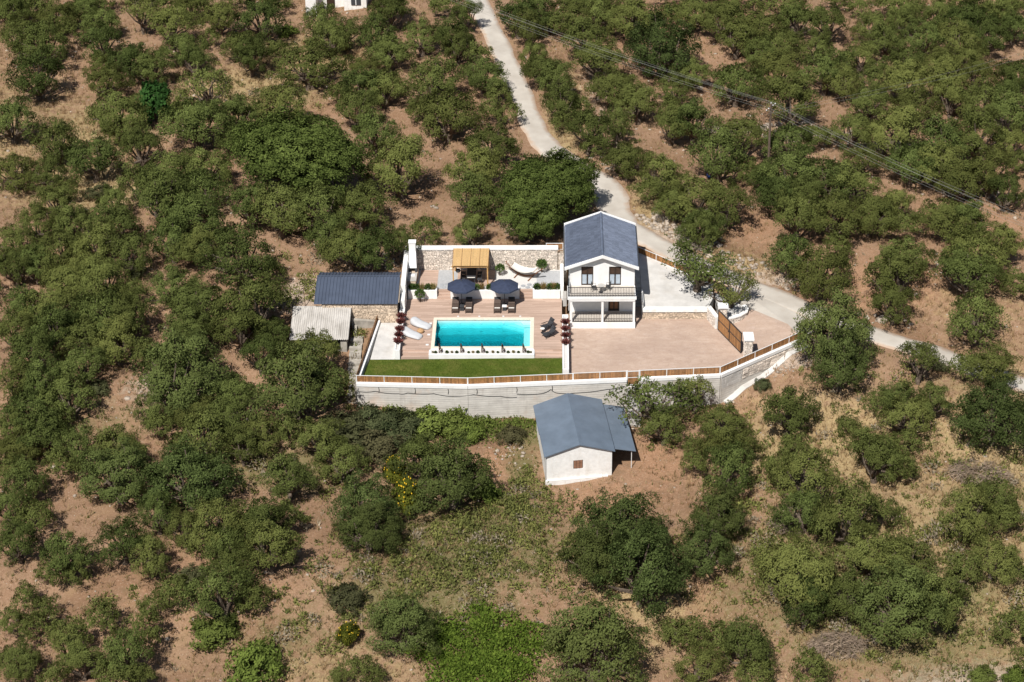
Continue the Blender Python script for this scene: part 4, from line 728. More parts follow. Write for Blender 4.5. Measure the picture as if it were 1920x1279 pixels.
TREES=[
(-13.23,10.44,5.10,1.06,'o',0,0,6), (-10.85,10.11,5.38,1.11,'o',1,0,0), (-8.67,11.99,3.98,0.88,'o',1,0,1), (-15.35,13.45,5.06,1.06,'o',0,0,5),
(-6.01,15.92,3.46,0.79,'o',2,3,1), (-1.45,15.18,4.03,0.89,'o',2,3,3), (15.86,-10.75,6.89,1.33,'s',3,0,0), (19.40,-8.40,4.31,0.94,'s',3,0,4),
(16.40,-12.96,4.51,0.97,'o',3,0,1), (-12.13,-13.50,4.83,0.61,'h',4,2,6), (-9.93,-11.55,4.10,0.54,'h',5,0,0), (-7.27,-12.21,4.60,0.59,'h',5,0,3),
(-4.47,-11.43,4.10,0.54,'y',5,0,5), (-2.36,-10.96,3.60,0.49,'y',5,0,6), (-9.22,-15.00,5.06,0.63,'h',5,0,1), (-0.91,-11.44,3.08,0.44,'y',5,0,7),
(2.92,-11.83,2.56,0.38,'h',5,0,8), (-11.77,-17.94,4.53,0.97,'o',6,0,6), (-23.09,-32.52,2.78,0.40,'h',6,3,3), (28.91,26.42,3.82,0.86,'o',7,5,6),
(-57.30,62.19,5.72,1.16,'o',8,1,0), (-59.88,69.64,5.09,1.06,'o',8,0,0), (-54.19,67.93,5.06,1.06,'o',8,0,1), (-53.65,58.60,6.90,1.33,'o',8,1,2),
(-48.08,66.00,5.02,1.05,'o',8,0,4), (-51.49,63.12,3.71,0.84,'o',8,0,2), (-46.75,59.09,5.64,1.15,'o',8,1,3), (-50.98,71.49,4.60,0.98,'o',8,0,3),
(-43.33,67.58,5.56,1.13,'s',8,0,5), (-38.83,62.88,6.48,1.27,'o',8,0,6), (-34.44,62.75,2.95,0.70,'o',9,0,1), (-36.98,57.64,4.86,1.02,'o',9,1,0),
(-35.11,54.67,4.32,0.94,'o',9,1,1), (-33.83,67.33,5.04,1.05,'o',9,0,2), (-37.77,70.97,4.58,0.98,'o',9,0,0), (-28.41,65.37,7.05,1.35,'o',9,0,3),
(-30.33,59.67,4.65,0.99,'o',9,1,3), (-28.65,56.25,4.84,1.02,'o',9,1,4), (-26.15,59.65,3.41,0.79,'o',9,1,5), (-21.45,66.51,5.02,1.05,'o',9,0,5),
(-20.12,61.58,4.93,1.04,'o',9,0,6), (-21.61,53.49,7.75,1.45,'o',9,1,6), (-17.75,48.74,3.51,0.80,'o',9,2,6), (-52.59,50.62,7.19,1.37,'o',8,1,1),
(-52.66,38.41,6.39,1.26,'o',8,2,0), (-42.52,54.42,5.55,1.13,'o',8,1,5), (-39.54,52.54,4.78,1.01,'o',8,1,6), (-44.42,49.65,5.21,1.08,'o',8,2,2),
(-46.13,55.13,3.36,0.78,'o',8,1,4), (-41.49,40.53,6.44,1.27,'o',8,2,4), (-38.34,44.95,4.41,0.95,'f',8,2,6), (-32.36,46.16,6.57,1.28,'s',9,1,2),
(-35.43,45.51,3.71,0.84,'o',9,2,0), (-23.37,41.81,6.93,1.34,'o',9,2,5), (-32.13,36.82,7.26,1.38,'o',9,2,1), (-27.86,39.32,4.54,0.97,'o',9,2,2),
(-25.78,41.38,3.65,0.83,'o',9,2,4), (-46.80,34.35,5.83,1.17,'o',8,2,1), (-50.53,28.96,4.82,1.02,'o',8,3,0), (-46.66,28.55,4.37,0.95,'o',8,3,1),
(-42.15,30.38,5.74,1.16,'o',8,3,3), (-37.58,32.60,4.88,1.03,'o',8,2,5), (-41.32,37.68,3.15,0.74,'o',8,2,3), (-27.38,35.48,4.47,0.96,'o',9,2,3),
(-44.45,20.99,4.66,0.99,'o',8,4,1), (-44.18,26.30,3.01,0.72,'o',8,3,2), (-41.00,27.07,2.79,0.40,'h',8,3,4), (-33.45,27.55,6.11,1.22,'o',8,3,6),
(-35.77,24.53,6.04,1.21,'o',8,3,5), (-29.90,28.83,5.69,1.15,'o',9,3,2), (-33.06,19.56,7.21,1.38,'o',8,4,5), (-38.48,22.26,3.82,0.86,'o',8,4,4),
(-29.87,22.40,5.54,1.13,'o',9,3,1), (-19.83,26.30,13.22,1.95,'b',9,3,5), (-24.02,19.77,5.48,1.12,'o',9,3,3), (-20.89,18.13,6.99,1.34,'o',9,3,4),
(-16.90,18.06,6.98,1.34,'o',9,3,6), (-45.45,17.03,4.32,0.94,'o',8,4,0), (-41.86,17.25,5.21,1.08,'o',8,4,2), (-37.69,16.33,5.62,1.14,'o',8,4,3),
(-29.72,16.40,6.50,1.27,'o',9,3,0), (-25.75,67.91,2.23,0.34,'y',9,0,4), (-18.25,63.10,4.67,0.99,'o',2,0,0), (-13.13,67.25,5.46,1.12,'o',2,0,2),
(-14.18,60.67,6.05,1.21,'o',2,0,1), (-12.43,56.57,5.02,1.05,'o',2,0,3), (-8.87,60.40,4.62,0.99,'o',2,0,4), (-5.48,60.82,5.57,1.13,'o',2,0,5),
(-3.56,66.46,4.23,0.92,'o',2,0,7), (-4.51,57.53,4.57,0.98,'o',2,0,6), (-12.46,47.92,5.32,1.10,'o',2,1,2), (-15.08,47.48,5.31,1.10,'o',2,1,0),
(-15.17,53.67,4.05,0.89,'o',2,1,1), (-6.73,47.54,6.66,1.30,'o',2,1,4), (-1.35,49.84,5.34,1.10,'o',2,1,6), (-2.18,56.40,3.62,0.82,'o',2,1,5),
(0.55,46.45,3.49,0.80,'o',2,1,7), (-0.35,41.97,3.22,0.75,'o',2,2,4), (1.95,41.84,3.22,0.75,'o',2,2,6), (-4.96,39.30,7.34,1.40,'o',2,2,3),
(-8.41,43.88,3.25,0.76,'o',2,1,3), (-15.30,42.72,5.22,1.08,'o',2,2,0), (-12.65,36.59,5.53,1.13,'o',2,2,1), (0.28,33.21,5.44,1.11,'o',2,2,5),
(-9.20,26.06,7.80,1.46,'o',2,2,2), (-1.27,27.54,6.16,1.22,'o',2,3,4), (-1.80,21.16,6.00,1.20,'o',2,3,2), (6.41,20.25,10.46,1.73,'b',2,3,6),
(4.45,16.50,6.86,1.26,'b',2,3,5), (-12.84,19.70,5.97,1.20,'o',2,3,0), (2.48,64.63,5.40,1.11,'o',7,0,0), (3.61,62.17,4.64,0.99,'o',7,1,0),
(4.86,66.99,4.72,1.00,'o',7,0,1), (8.97,66.66,5.68,1.15,'o',7,0,2), (10.59,59.42,6.48,1.27,'o',7,1,3), (7.02,64.43,3.49,0.80,'o',7,1,2),
(4.40,55.24,4.07,0.90,'o',7,1,1), (5.35,50.94,4.45,0.96,'o',7,2,0), (7.00,48.13,4.85,1.02,'o',7,2,1), (11.94,52.83,5.86,1.18,'o',7,2,2),
(11.78,66.97,5.68,1.15,'o',7,0,3), (16.30,66.28,6.64,1.29,'o',7,0,4), (19.29,56.67,8.77,1.60,'d',7,1,4), (20.82,70.02,3.56,0.81,'o',7,0,5),
(7.58,42.18,4.75,1.01,'o',7,3,1), (9.58,43.69,3.46,0.79,'o',7,3,2), (13.65,47.37,5.29,1.09,'o',7,2,3), (16.16,44.05,5.01,1.05,'o',7,3,4),
(10.43,34.85,5.47,1.12,'o',7,4,1), (13.65,39.33,3.83,0.86,'o',7,3,3), (7.67,39.85,2.76,0.67,'o',7,3,0), (20.20,48.92,4.42,0.95,'o',7,2,4),
(19.79,44.48,3.25,0.76,'o',7,3,5), (19.47,38.48,4.68,1.00,'o',7,4,3), (10.95,33.47,3.11,0.73,'o',7,4,0), (14.39,28.68,4.91,1.03,'o',7,4,2),
(17.70,25.53,5.26,1.09,'o',7,5,1), (16.48,22.47,3.57,0.81,'o',7,5,0), (18.74,20.06,3.94,0.88,'o',7,5,2), (23.84,68.47,5.55,1.13,'o',7,0,6),
(27.46,65.00,6.49,1.27,'o',7,0,7), (31.12,62.82,5.93,1.19,'o',7,1,6), (35.73,64.21,5.45,1.12,'o',10,0,0), (38.99,63.11,5.93,1.19,'o',10,0,1),
(33.10,58.76,5.35,1.10,'o',10,1,0), (28.21,60.40,5.39,1.11,'o',7,1,5), (30.70,57.11,4.34,0.94,'o',7,1,7), (37.44,57.96,4.10,0.90,'o',10,1,1),
(44.61,63.50,4.93,1.04,'o',10,0,2), (48.42,64.82,4.45,0.96,'o',10,0,3), (45.51,59.18,4.86,1.02,'o',10,1,2), (42.22,54.76,4.78,1.01,'o',10,2,2),
(53.22,66.75,4.48,0.96,'o',10,0,4), (56.31,65.04,6.22,1.23,'o',10,0,5), (60.79,68.15,5.01,1.05,'o',10,0,6), (50.24,60.06,5.37,1.10,'o',10,1,3),
(53.78,58.72,6.09,1.21,'o',10,1,4), (57.91,61.83,5.40,1.11,'o',10,1,5), (61.63,64.48,4.44,0.96,'o',10,1,6), (47.26,53.96,5.25,1.09,'o',10,2,3),
(50.81,54.14,4.77,1.01,'o',10,2,4), (54.77,55.55,4.79,1.01,'o',10,2,5), (27.30,48.41,6.12,1.22,'o',7,2,6), (32.46,51.76,5.70,1.16,'o',10,2,0),
(37.61,50.53,6.16,1.22,'o',10,2,1), (39.40,48.48,5.15,1.07,'o',10,3,0), (22.77,53.32,4.28,0.93,'o',7,2,5), (43.11,48.96,4.68,1.00,'o',10,3,1),
(46.31,47.73,6.08,1.21,'o',10,3,2), (50.25,48.35,5.62,1.14,'o',10,3,3), (54.82,50.13,5.18,1.07,'o',10,3,4), (59.16,51.56,4.72,1.00,'o',10,2,6),
(32.53,40.56,6.86,1.33,'o',10,4,0), (41.56,42.14,5.72,1.16,'o',10,4,1), (46.36,41.46,5.94,1.19,'o',10,4,2), (38.81,35.91,4.90,1.03,'o',11,0,2),
(50.83,44.41,4.60,0.98,'o',10,4,3), (53.67,41.89,5.94,1.19,'o',10,4,4), (55.96,38.42,5.40,1.11,'o',10,4,5), (57.45,44.94,4.60,0.98,'o',10,3,5),
(35.10,36.41,3.33,0.77,'o',11,0,1), (21.87,38.38,5.19,1.08,'o',7,3,6), (26.78,34.14,5.78,1.17,'o',7,4,5), (23.94,29.31,7.01,1.35,'o',7,4,4),
(31.86,33.28,5.31,1.09,'o',11,0,0), (43.23,33.69,6.66,1.30,'o',11,0,3), (47.91,32.98,6.19,1.23,'o',11,0,4), (51.76,33.37,6.20,1.23,'o',11,0,5),
(55.06,33.41,4.85,1.02,'o',11,0,6), (44.09,28.76,5.65,1.15,'o',11,1,3), (46.94,27.90,6.07,1.21,'o',11,1,4), (39.03,29.76,4.34,0.94,'o',11,1,2),
(31.06,25.52,6.46,1.27,'o',11,1,0), (34.76,25.40,6.02,1.20,'o',11,1,1), (37.38,23.95,5.11,1.06,'o',11,2,2), (27.14,28.77,3.45,0.79,'o',7,4,6),
(21.21,21.00,5.91,1.19,'o',7,5,3), (24.20,19.74,5.88,1.18,'o',7,5,5), (29.71,22.53,5.08,1.06,'o',11,2,0), (32.46,20.90,5.05,1.05,'o',11,2,1),
(30.89,16.45,5.79,1.17,'o',11,3,0), (34.59,16.32,6.21,1.23,'o',11,3,1), (38.43,18.05,5.20,1.08,'o',11,3,2), (41.22,21.00,4.62,0.99,'o',11,2,3),
(48.70,24.98,6.00,1.20,'o',11,2,4), (51.91,26.38,5.59,1.14,'o',11,1,5), (52.97,23.77,4.24,0.92,'o',11,2,5), (46.07,17.68,5.40,1.11,'o',11,3,4),
(48.07,16.69,4.53,0.97,'o',11,3,5), (41.97,17.33,3.71,0.84,'o',11,3,3), (55.64,30.02,3.24,0.76,'o',11,1,6), (21.29,16.27,4.11,0.90,'o',7,5,4),
(-46.55,12.94,4.68,1.00,'o',0,0,0), (-42.21,11.90,5.52,1.13,'o',0,0,1), (-38.03,12.37,5.53,1.13,'o',0,0,2), (-34.81,10.42,5.26,1.09,'o',0,1,3),
(-39.00,9.76,4.19,0.92,'o',0,1,2), (-44.13,10.46,4.21,0.92,'o',0,1,1), (-46.11,9.81,4.20,0.92,'o',0,1,0), (-31.08,13.36,5.11,1.06,'o',0,0,3),
(-28.21,13.14,4.67,0.99,'o',0,0,4), (-23.91,9.32,7.16,1.37,'o',0,1,6), (-21.31,8.69,3.74,0.84,'o',0,2,5), (-29.87,10.88,3.35,0.78,'o',0,1,5),
(-34.72,10.79,2.70,0.40,'h',0,1,4), (-40.10,6.46,5.40,1.11,'o',0,2,0), (-36.50,5.09,5.78,1.17,'o',0,2,1), (-33.86,5.21,3.69,0.83,'o',0,2,2),
(-43.80,3.13,4.49,0.97,'o',0,3,0), (-40.94,2.11,5.71,1.16,'o',0,3,1), (-29.83,5.19,4.94,1.04,'o',0,2,3), (-27.47,3.20,5.31,1.09,'o',0,2,4),
(-21.30,0.50,7.73,1.45,'o',0,3,6), (-19.72,3.53,3.25,0.76,'o',0,2,6), (-35.88,0.62,6.08,1.21,'o',0,3,2), (-33.24,0.71,4.64,0.99,'o',0,3,3),
(-43.39,-1.64,4.39,0.95,'o',0,4,0), (-39.76,-2.04,5.61,1.14,'o',0,4,1), (-36.66,-2.54,5.18,1.08,'o',0,4,2), (-33.61,-3.63,5.16,1.07,'o',0,4,3),
(-27.35,-1.12,5.21,1.08,'o',0,3,4), (-25.31,-0.75,2.99,0.71,'o',0,4,5), (-22.70,-1.07,4.40,0.95,'o',0,3,5), (-19.60,-0.77,4.00,0.89,'o',0,4,6),
(-41.05,-5.44,4.92,1.03,'o',4,0,1), (-36.01,-6.91,5.08,1.06,'o',4,0,3), (-30.65,-4.82,3.53,0.81,'o',4,0,4), (-26.86,-8.52,8.23,1.52,'d',4,0,5),
(-26.83,-3.67,4.75,1.01,'o',0,4,4), (-39.46,-8.62,4.65,0.99,'o',4,0,2), (-42.02,-9.02,4.26,0.93,'o',4,0,0), (-20.44,-3.97,3.95,0.88,'o',4,0,6),
(-22.18,-9.66,4.24,0.92,'o',4,1,5), (-16.09,-11.20,8.12,1.51,'d',4,1,6), (-15.22,-4.42,5.14,1.07,'o',4,0,7), (-36.86,-11.24,4.99,1.05,'o',4,1,1),
(-39.72,-12.38,5.36,1.10,'o',4,1,0), (-41.13,-13.72,4.17,0.91,'o',4,2,0), (-38.20,-14.59,4.92,1.03,'o',4,2,1), (-34.73,-7.86,2.11,0.33,'h',4,1,2),
(-29.00,-11.60,3.82,0.85,'o',4,1,3), (-25.27,-11.94,4.20,0.92,'o',4,1,4), (-22.34,-13.41,4.17,0.91,'o',4,2,3), (-28.13,-13.49,3.41,0.78,'o',4,2,2),
(-23.74,-15.84,6.04,1.21,'o',4,3,4), (-18.95,-15.18,3.75,0.84,'o',4,2,4), (-34.57,-17.12,4.29,0.93,'o',4,3,1), (-31.51,-16.56,4.68,1.00,'o',4,3,2),
(-16.47,-14.90,3.37,0.78,'o',4,2,5), (-13.87,-15.78,4.50,0.97,'o',4,3,6), (-40.26,-16.58,3.74,0.84,'o',4,3,0), (-20.56,-16.43,4.11,0.90,'o',4,3,5),
(-26.18,-16.15,3.75,0.84,'o',4,3,3), (29.57,9.95,5.31,1.10,'o',12,0,2), (32.17,6.73,6.38,1.26,'o',12,1,0), (34.39,12.41,3.42,0.79,'o',12,0,3),
(40.44,9.81,5.69,1.15,'o',12,0,4), (39.42,6.13,5.98,1.20,'o',12,1,3), (38.67,2.80,5.15,1.07,'o',12,1,2), (47.03,9.42,6.25,1.24,'o',12,0,5),
(50.40,12.11,3.80,0.85,'o',12,0,6), (46.06,5.61,6.15,1.22,'o',12,1,4), (45.81,-0.41,6.18,1.23,'o',12,1,5), (50.46,5.95,3.32,0.77,'o',12,1,6),
(32.26,-4.06,7.18,1.37,'d',12,1,1), (32.37,-7.76,6.20,1.23,'d',13,0,1), (39.52,-7.25,4.44,0.96,'s',13,0,2), (40.54,-4.25,2.53,0.63,'o',13,0,3),
(44.33,-6.74,3.66,0.83,'o',13,0,5), (45.99,-7.82,4.63,0.99,'o',13,0,6), (44.81,-15.08,7.13,1.37,'d',13,1,6), (27.32,-12.76,5.69,1.15,'o',13,1,0),
(25.80,-5.94,1.54,0.30,'h',13,0,0), (35.59,-11.10,2.83,0.68,'o',13,1,2), (37.13,-11.09,3.79,0.85,'o',13,1,3), (40.14,-12.06,3.77,0.85,'o',13,1,5),
(37.77,-13.54,4.52,0.97,'o',13,1,4), (32.57,-13.18,2.25,0.57,'o',13,1,1), (33.69,-15.53,2.97,0.71,'o',13,2,2), (35.57,-15.59,2.97,0.71,'o',13,2,4),
(37.40,-15.79,2.97,0.71,'o',13,2,6), (21.68,-12.89,4.16,0.91,'o',3,0,5), (21.91,-16.36,4.85,1.02,'o',3,0,6), (18.91,-15.10,2.23,0.57,'o',3,0,3),
(21.34,15.22,3.85,0.86,'o',12,0,0), (22.13,15.03,2.88,0.69,'o',12,0,1), (41.85,-5.01,1.55,0.30,'h',13,0,4), (27.52,-16.29,2.96,0.71,'o',13,2,1),
(-40.21,-19.57,3.68,0.83,'o',6,0,0), (-36.04,-18.65,3.69,0.83,'o',6,0,2), (-30.39,-21.78,6.04,1.21,'d',6,0,3), (-24.17,-22.22,7.71,1.45,'d',6,0,4),
(-16.03,-20.97,4.76,1.01,'o',6,0,5), (-38.58,-21.91,3.97,0.88,'o',6,0,1), (-38.91,-25.26,3.74,0.84,'o',6,1,0), (-36.86,-26.23,3.56,0.81,'o',6,1,1),
(-37.12,-30.27,4.13,0.91,'o',6,2,0), (-28.59,-30.30,4.44,0.96,'o',6,2,2), (-26.35,-26.34,3.88,0.86,'o',6,1,2), (-21.20,-28.45,5.13,1.07,'o',6,1,4),
(-17.53,-28.39,5.29,1.09,'o',6,1,5), (-15.66,-25.88,3.23,0.75,'o',6,1,6), (-26.20,-31.77,3.93,0.87,'o',6,2,3), (-23.86,-27.97,3.84,0.86,'o',6,1,3),
(-20.24,-30.48,3.95,0.88,'o',6,2,4), (-16.43,-31.55,5.05,1.05,'o',6,2,6), (-18.80,-32.70,4.07,0.90,'o',6,2,5), (-32.79,-32.08,4.40,0.95,'o',6,2,1),
(-33.88,-32.90,2.81,0.68,'o',6,3,0), (-31.84,-32.94,2.80,0.68,'o',6,3,1), (-23.88,-34.92,3.40,0.78,'o',6,3,2), (-19.72,-36.66,5.56,1.13,'o',6,3,4),
(-20.27,-37.91,3.95,0.53,'y',6,4,5), (-17.50,-35.47,3.08,0.73,'o',6,3,5), (-35.52,-35.73,2.61,0.64,'o',6,4,1), (-33.69,-36.94,2.60,0.64,'o',6,4,2),
(-36.19,-38.09,2.74,0.67,'o',6,4,0), (-33.98,-38.97,3.03,0.72,'o',6,5,1), (-31.18,-40.71,3.91,0.87,'o',6,5,2), (-28.89,-38.02,3.50,0.80,'o',6,4,3),
(-25.52,-38.97,3.64,0.83,'o',6,5,4), (-29.61,-43.09,3.86,0.86,'o',6,6,1), (-34.59,-42.57,3.88,0.87,'o',6,5,0), (-26.22,-42.75,4.17,0.91,'o',6,5,3),
(-25.28,-36.35,2.45,0.61,'o',6,4,4), (-16.35,-42.00,4.91,0.62,'y',6,6,4), (-26.55,-44.88,3.68,0.83,'o',6,6,2), (-31.38,-44.79,2.94,0.70,'o',6,6,0),
(-9.87,-43.40,1.76,0.48,'o',6,6,5), (-24.70,-44.20,2.20,0.57,'o',6,6,3), (-9.13,-25.31,5.88,1.18,'d',5,1,1), (-8.60,-28.33,4.80,1.02,'d',5,1,2),
(-4.57,-18.78,5.04,1.05,'o',5,0,4), (-1.96,-21.80,7.00,1.35,'d',5,1,6), (-7.10,-18.64,2.50,0.62,'c',5,0,2), (-5.76,-22.64,2.95,0.70,'c',5,1,5),
(0.51,-19.35,3.32,0.46,'y',5,1,7), (-5.01,-39.27,5.78,1.17,'d',5,1,4), (12.07,-29.25,7.40,1.40,'d',3,1,1), (9.98,-32.67,5.86,1.18,'d',3,1,0),
(13.61,-34.98,7.53,1.42,'d',3,1,2), (9.79,-43.48,8.54,1.56,'d',3,2,0), (-8.22,-43.44,2.95,0.70,'o',5,1,0), (-6.88,-43.52,1.76,0.48,'o',5,1,3),
(-9.73,-35.06,3.06,0.43,'h',6,3,6), (-9.42,-39.16,1.80,0.49,'c',6,5,5), (16.03,-38.91,2.98,0.71,'o',3,1,3), (18.73,-18.08,2.75,0.67,'o',3,0,2),
(21.62,-20.17,5.50,1.12,'o',3,1,6), (20.24,-26.77,4.95,1.04,'d',3,1,5), (18.76,-31.57,4.48,0.96,'d',3,1,4), (26.25,-19.62,3.65,0.83,'o',13,2,0),
(27.70,-22.65,5.78,1.17,'o',13,3,0), (27.33,-26.37,4.60,0.98,'o',13,3,1), (34.29,-18.67,4.78,1.01,'o',13,2,3), (36.58,-18.99,3.29,0.76,'o',13,2,5),
(30.88,-28.18,6.69,1.30,'o',13,3,2), (33.73,-26.15,3.53,0.81,'s',13,3,3), (25.94,-34.00,7.20,1.38,'o',13,4,0), (26.43,-37.06,4.70,1.00,'o',13,5,0),
(32.01,-32.27,4.81,1.02,'o',13,4,2), (34.74,-32.21,4.81,1.02,'o',13,4,3), (29.88,-36.02,4.55,0.97,'o',13,4,1), (33.27,-38.38,7.38,1.40,'d',13,5,2),
(36.70,-36.38,5.39,1.11,'o',13,5,3), (40.40,-27.21,5.28,1.09,'o',13,3,4), (43.26,-24.67,3.91,0.87,'o',13,3,5), (43.81,-26.53,3.51,0.80,'o',13,3,6),
(39.50,-33.14,3.40,0.78,'o',13,4,4), (41.87,-32.20,4.45,0.96,'o',13,4,5), (43.55,-32.90,2.72,0.66,'o',13,4,6), (42.71,-38.54,3.31,0.77,'o',13,5,6),
(17.51,-39.33,3.31,0.77,'o',3,2,1), (19.41,-39.94,3.63,0.82,'o',3,2,3), (21.34,-41.51,4.60,0.98,'o',3,2,4), (17.84,-43.04,3.91,0.87,'o',3,2,2),
(21.90,-43.37,3.24,0.76,'o',3,2,5), (26.05,-43.75,3.55,0.81,'o',13,5,1), (39.57,-42.31,1.94,0.31,'y',13,5,4), (41.96,-42.59,1.93,0.31,'y',13,5,5)]
MARGIN=[(-65.2,71.9,5.8),(-60.1,71.9,6.2),(-59.2,74.1,6.2),(-52.5,70.5,3.9),(-50.0,75.7,5.1),(-45.9,77.6,4.2),(-41.3,70.2,5.7),(-37.8,71.1,4.0),(-33.1,76.5,3.6),(-28.1,75.7,4.2),(-13.1,69.6,5.5),(-6.9,69.9,4.4),(3.2,72.1,3.6),(8.4,74.1,4.5),(12.8,72.9,4.5),(15.9,71.1,3.8),(21.6,76.5,5.7),(25.3,76.5,5.8),(27.7,71.9,3.6),(31.1,75.1,6.3),(35.1,70.4,6.2),(41.7,73.6,4.6),(44.1,70.1,3.9),(48.7,69.9,6.0),(50.5,68.7,3.9),(55.7,71.2,6.2),(59.3,68.7,5.1),(64.1,73.5,4.1),(67.7,74.8,5.5),(-67.9,87.5,3.7),(-62.8,84.1,4.7),(-60.7,83.5,5.9),(-56.1,85.0,3.8),(-51.1,88.3,5.0),(-46.8,87.4,5.6),(-41.4,82.9,5.8),(-40.0,84.6,4.0),(-33.6,85.7,4.9),(-28.3,80.8,6.3),(-26.1,83.9,5.6),(-21.9,85.6,4.7),(-18.6,84.8,6.4),(-11.8,82.5,5.0),(-9.7,87.1,4.4),(4.5,81.6,5.5),(8.7,84.4,5.6),(11.5,83.3,5.8),(17.0,84.9,6.2),(20.9,82.4,3.6),(25.0,85.2,5.5),(28.6,80.2,5.4),(34.1,84.2,5.4),(37.7,80.0,4.6),(42.1,79.6,5.5),(46.5,78.8,5.1),(50.3,85.5,5.9),(55.3,82.7,5.5),(58.4,80.5,4.1),(63.0,81.7,5.5),(66.0,81.3,5.8),(70.6,80.4,3.7),(-72.8,96.4,5.4),(-67.5,94.1,5.4),(-64.1,96.0,4.2),(-60.3,99.2,4.5),(-55.3,98.5,3.7),(-49.6,96.6,5.3),(-45.0,97.9,6.1),(-42.1,96.2,4.4),(-36.8,98.9,5.9),(-32.5,99.6,5.3),(-28.4,94.7,4.6),(-22.1,90.8,5.9),(-18.4,92.0,5.4),(-14.6,98.3,5.3),(-9.1,90.6,6.3),(0.3,99.3,3.9),(3.8,93.5,4.0),(8.3,90.9,4.7),(12.2,97.0,4.4),(18.2,95.4,6.3),(22.3,93.3,4.3),(26.9,94.2,4.8),(28.9,89.7,5.0),(33.4,94.2,3.9),(38.8,94.5,4.4),(43.3,90.9,3.6),(47.5,95.9,6.2),(52.6,96.1,4.3),(54.0,89.2,4.4),(60.4,93.8,5.4),(64.2,91.3,3.9),(69.8,95.3,5.1),(72.8,95.2,5.1),(-67.1,71.3,5.7),(69.9,72.9,4.3),(-61.8,50.2,6.1),(66.4,57.2,5.8),(-59.1,39.3,5.6),(62.7,39.0,6.2),(-56.3,28.0,6.0),(59.1,27.9,5.9),(-53.4,13.3,5.5),(57.3,16.4,5.8),(-49.7,7.4,4.9),(55.0,4.7,4.5),(-51.2,2.7,5.9),(54.3,4.5,5.9),(-47.1,-7.0,3.7),(-44.5,-15.6,3.7),(52.4,-13.2,5.4),(-42.6,-23.5,4.0),(48.7,-24.4,4.0),(-41.9,-29.4,4.1),(48.7,-27.6,3.9),(-41.1,-34.7,3.8),(46.5,-37.4,6.1),(-39.6,-42.6,4.5),(45.5,-42.6,6.2),(-37.9,-47.1,5.6),(43.2,-48.9,5.0)]
# ---------------------------------------------------------------- foliage meshes
def leaves(name, P, D, L, W, tint, mat, R, N=None):
    n = len(P); L = np.broadcast_to(np.asarray(L, float).reshape(-1, 1), (n, 1)); W = np.broadcast_to(np.asarray(W, float).reshape(-1, 1), (n, 1))
    q = R.normal(size=(n, 3)) if N is None else N; S = np.cross(D, q); S /= np.linalg.norm(S, axis=1, keepdims=True)+1e-9
    V = np.empty((n, 4, 3)); V[:, 0] = P; V[:, 1] = P+D*L*.5+S*W*.5; V[:, 2] = P+D*L; V[:, 3] = P+D*L*.5-S*W*.5
    return np_mesh(name, V.reshape(-1, 3), np.arange(n*4).reshape(n, 4), mat, np.repeat(tint, 4))
def unit(v): return v/(np.linalg.norm(v, axis=-1, keepdims=True)+1e-9)
def sphere_dirs(R, n, zmin=-1):
    d = unit(R.normal(size=(n*3, 3))); return d[d[:, 2] > zmin][:n]
def crown_from(R, lobes, per_area, csize, leaf, mat, name, spread=.75, up=.25, fill=.10, zmin=-.5, cover=.24):
    """lobes (x,y,z,rx,rz): sprigs grouped in clumps on the lobes, leaf faces turned outwards from their clump"""
    Ps = []; Ds = []; T = []; Ns = []; CC = np.mean([l[:3] for l in lobes], 0)-np.array((0, 0, .5))
    for x, y, z, rx, rz in lobes:
        nc = max(4, int(10*rx*rx/(csize*csize)*cover)); cd = sphere_dirs(R, nc, zmin); ph = R.uniform(0, 6.28, 3); lt = R.normal(0, .09)
        bump = 1+.2*np.sin(cd[:, 0]*5+ph[0])*np.sin(cd[:, 1]*5+ph[1])+R.normal(0, .15, len(cd))
        cc = np.array((x, y, z))+cd*np.array((rx, rx, rz))*bump[:, None]*.86
        for c, d in zip(cc, cd):
            cs = csize*R.uniform(.55, 1.35); k = int(per_area*cs*cs*R.uniform(.7, 1.25)); v = unit(R.normal(size=(k, 3))+d*.5+np.array((0, 0, .35)))
            r = cs*R.uniform(.3, 1.0, (k, 1))**.5; Ps.append(c+v*r*np.array((1, 1, .8))); Ds.append(unit(v*.55+R.normal(size=(k, 3))*spread+np.array((0, 0, up)))); g_ = c-CC; g_ = g_/(np.linalg.norm(g_)+1e-6); Ns.append(unit(v*.75+d*.45+g_*.85+R.normal(size=(k, 3))*.38)); T.append(np.clip(.5+lt+R.normal(0, .13)+R.normal(0, .17, k), 0, 1))
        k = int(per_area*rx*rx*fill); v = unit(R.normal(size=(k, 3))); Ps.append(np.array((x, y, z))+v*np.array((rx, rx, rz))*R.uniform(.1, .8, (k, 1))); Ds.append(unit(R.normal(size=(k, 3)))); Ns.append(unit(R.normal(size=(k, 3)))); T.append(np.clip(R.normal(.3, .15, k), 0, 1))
    P = np.concatenate(Ps); Dd = np.concatenate(Ds); t = np.concatenate(T); N = np.concatenate(Ns); n = len(P)
    # leaf lies across its normal: side = D x N, and D made perpendicular to N
    Dd = unit(Dd-N*np.sum(Dd*N, 1, keepdims=True)*.75)
    return leaves(name, P, Dd, leaf[0]*R.uniform(.6, 1.3, n), leaf[1]*R.uniform(.7, 1.3, n), t, mat, R, N)
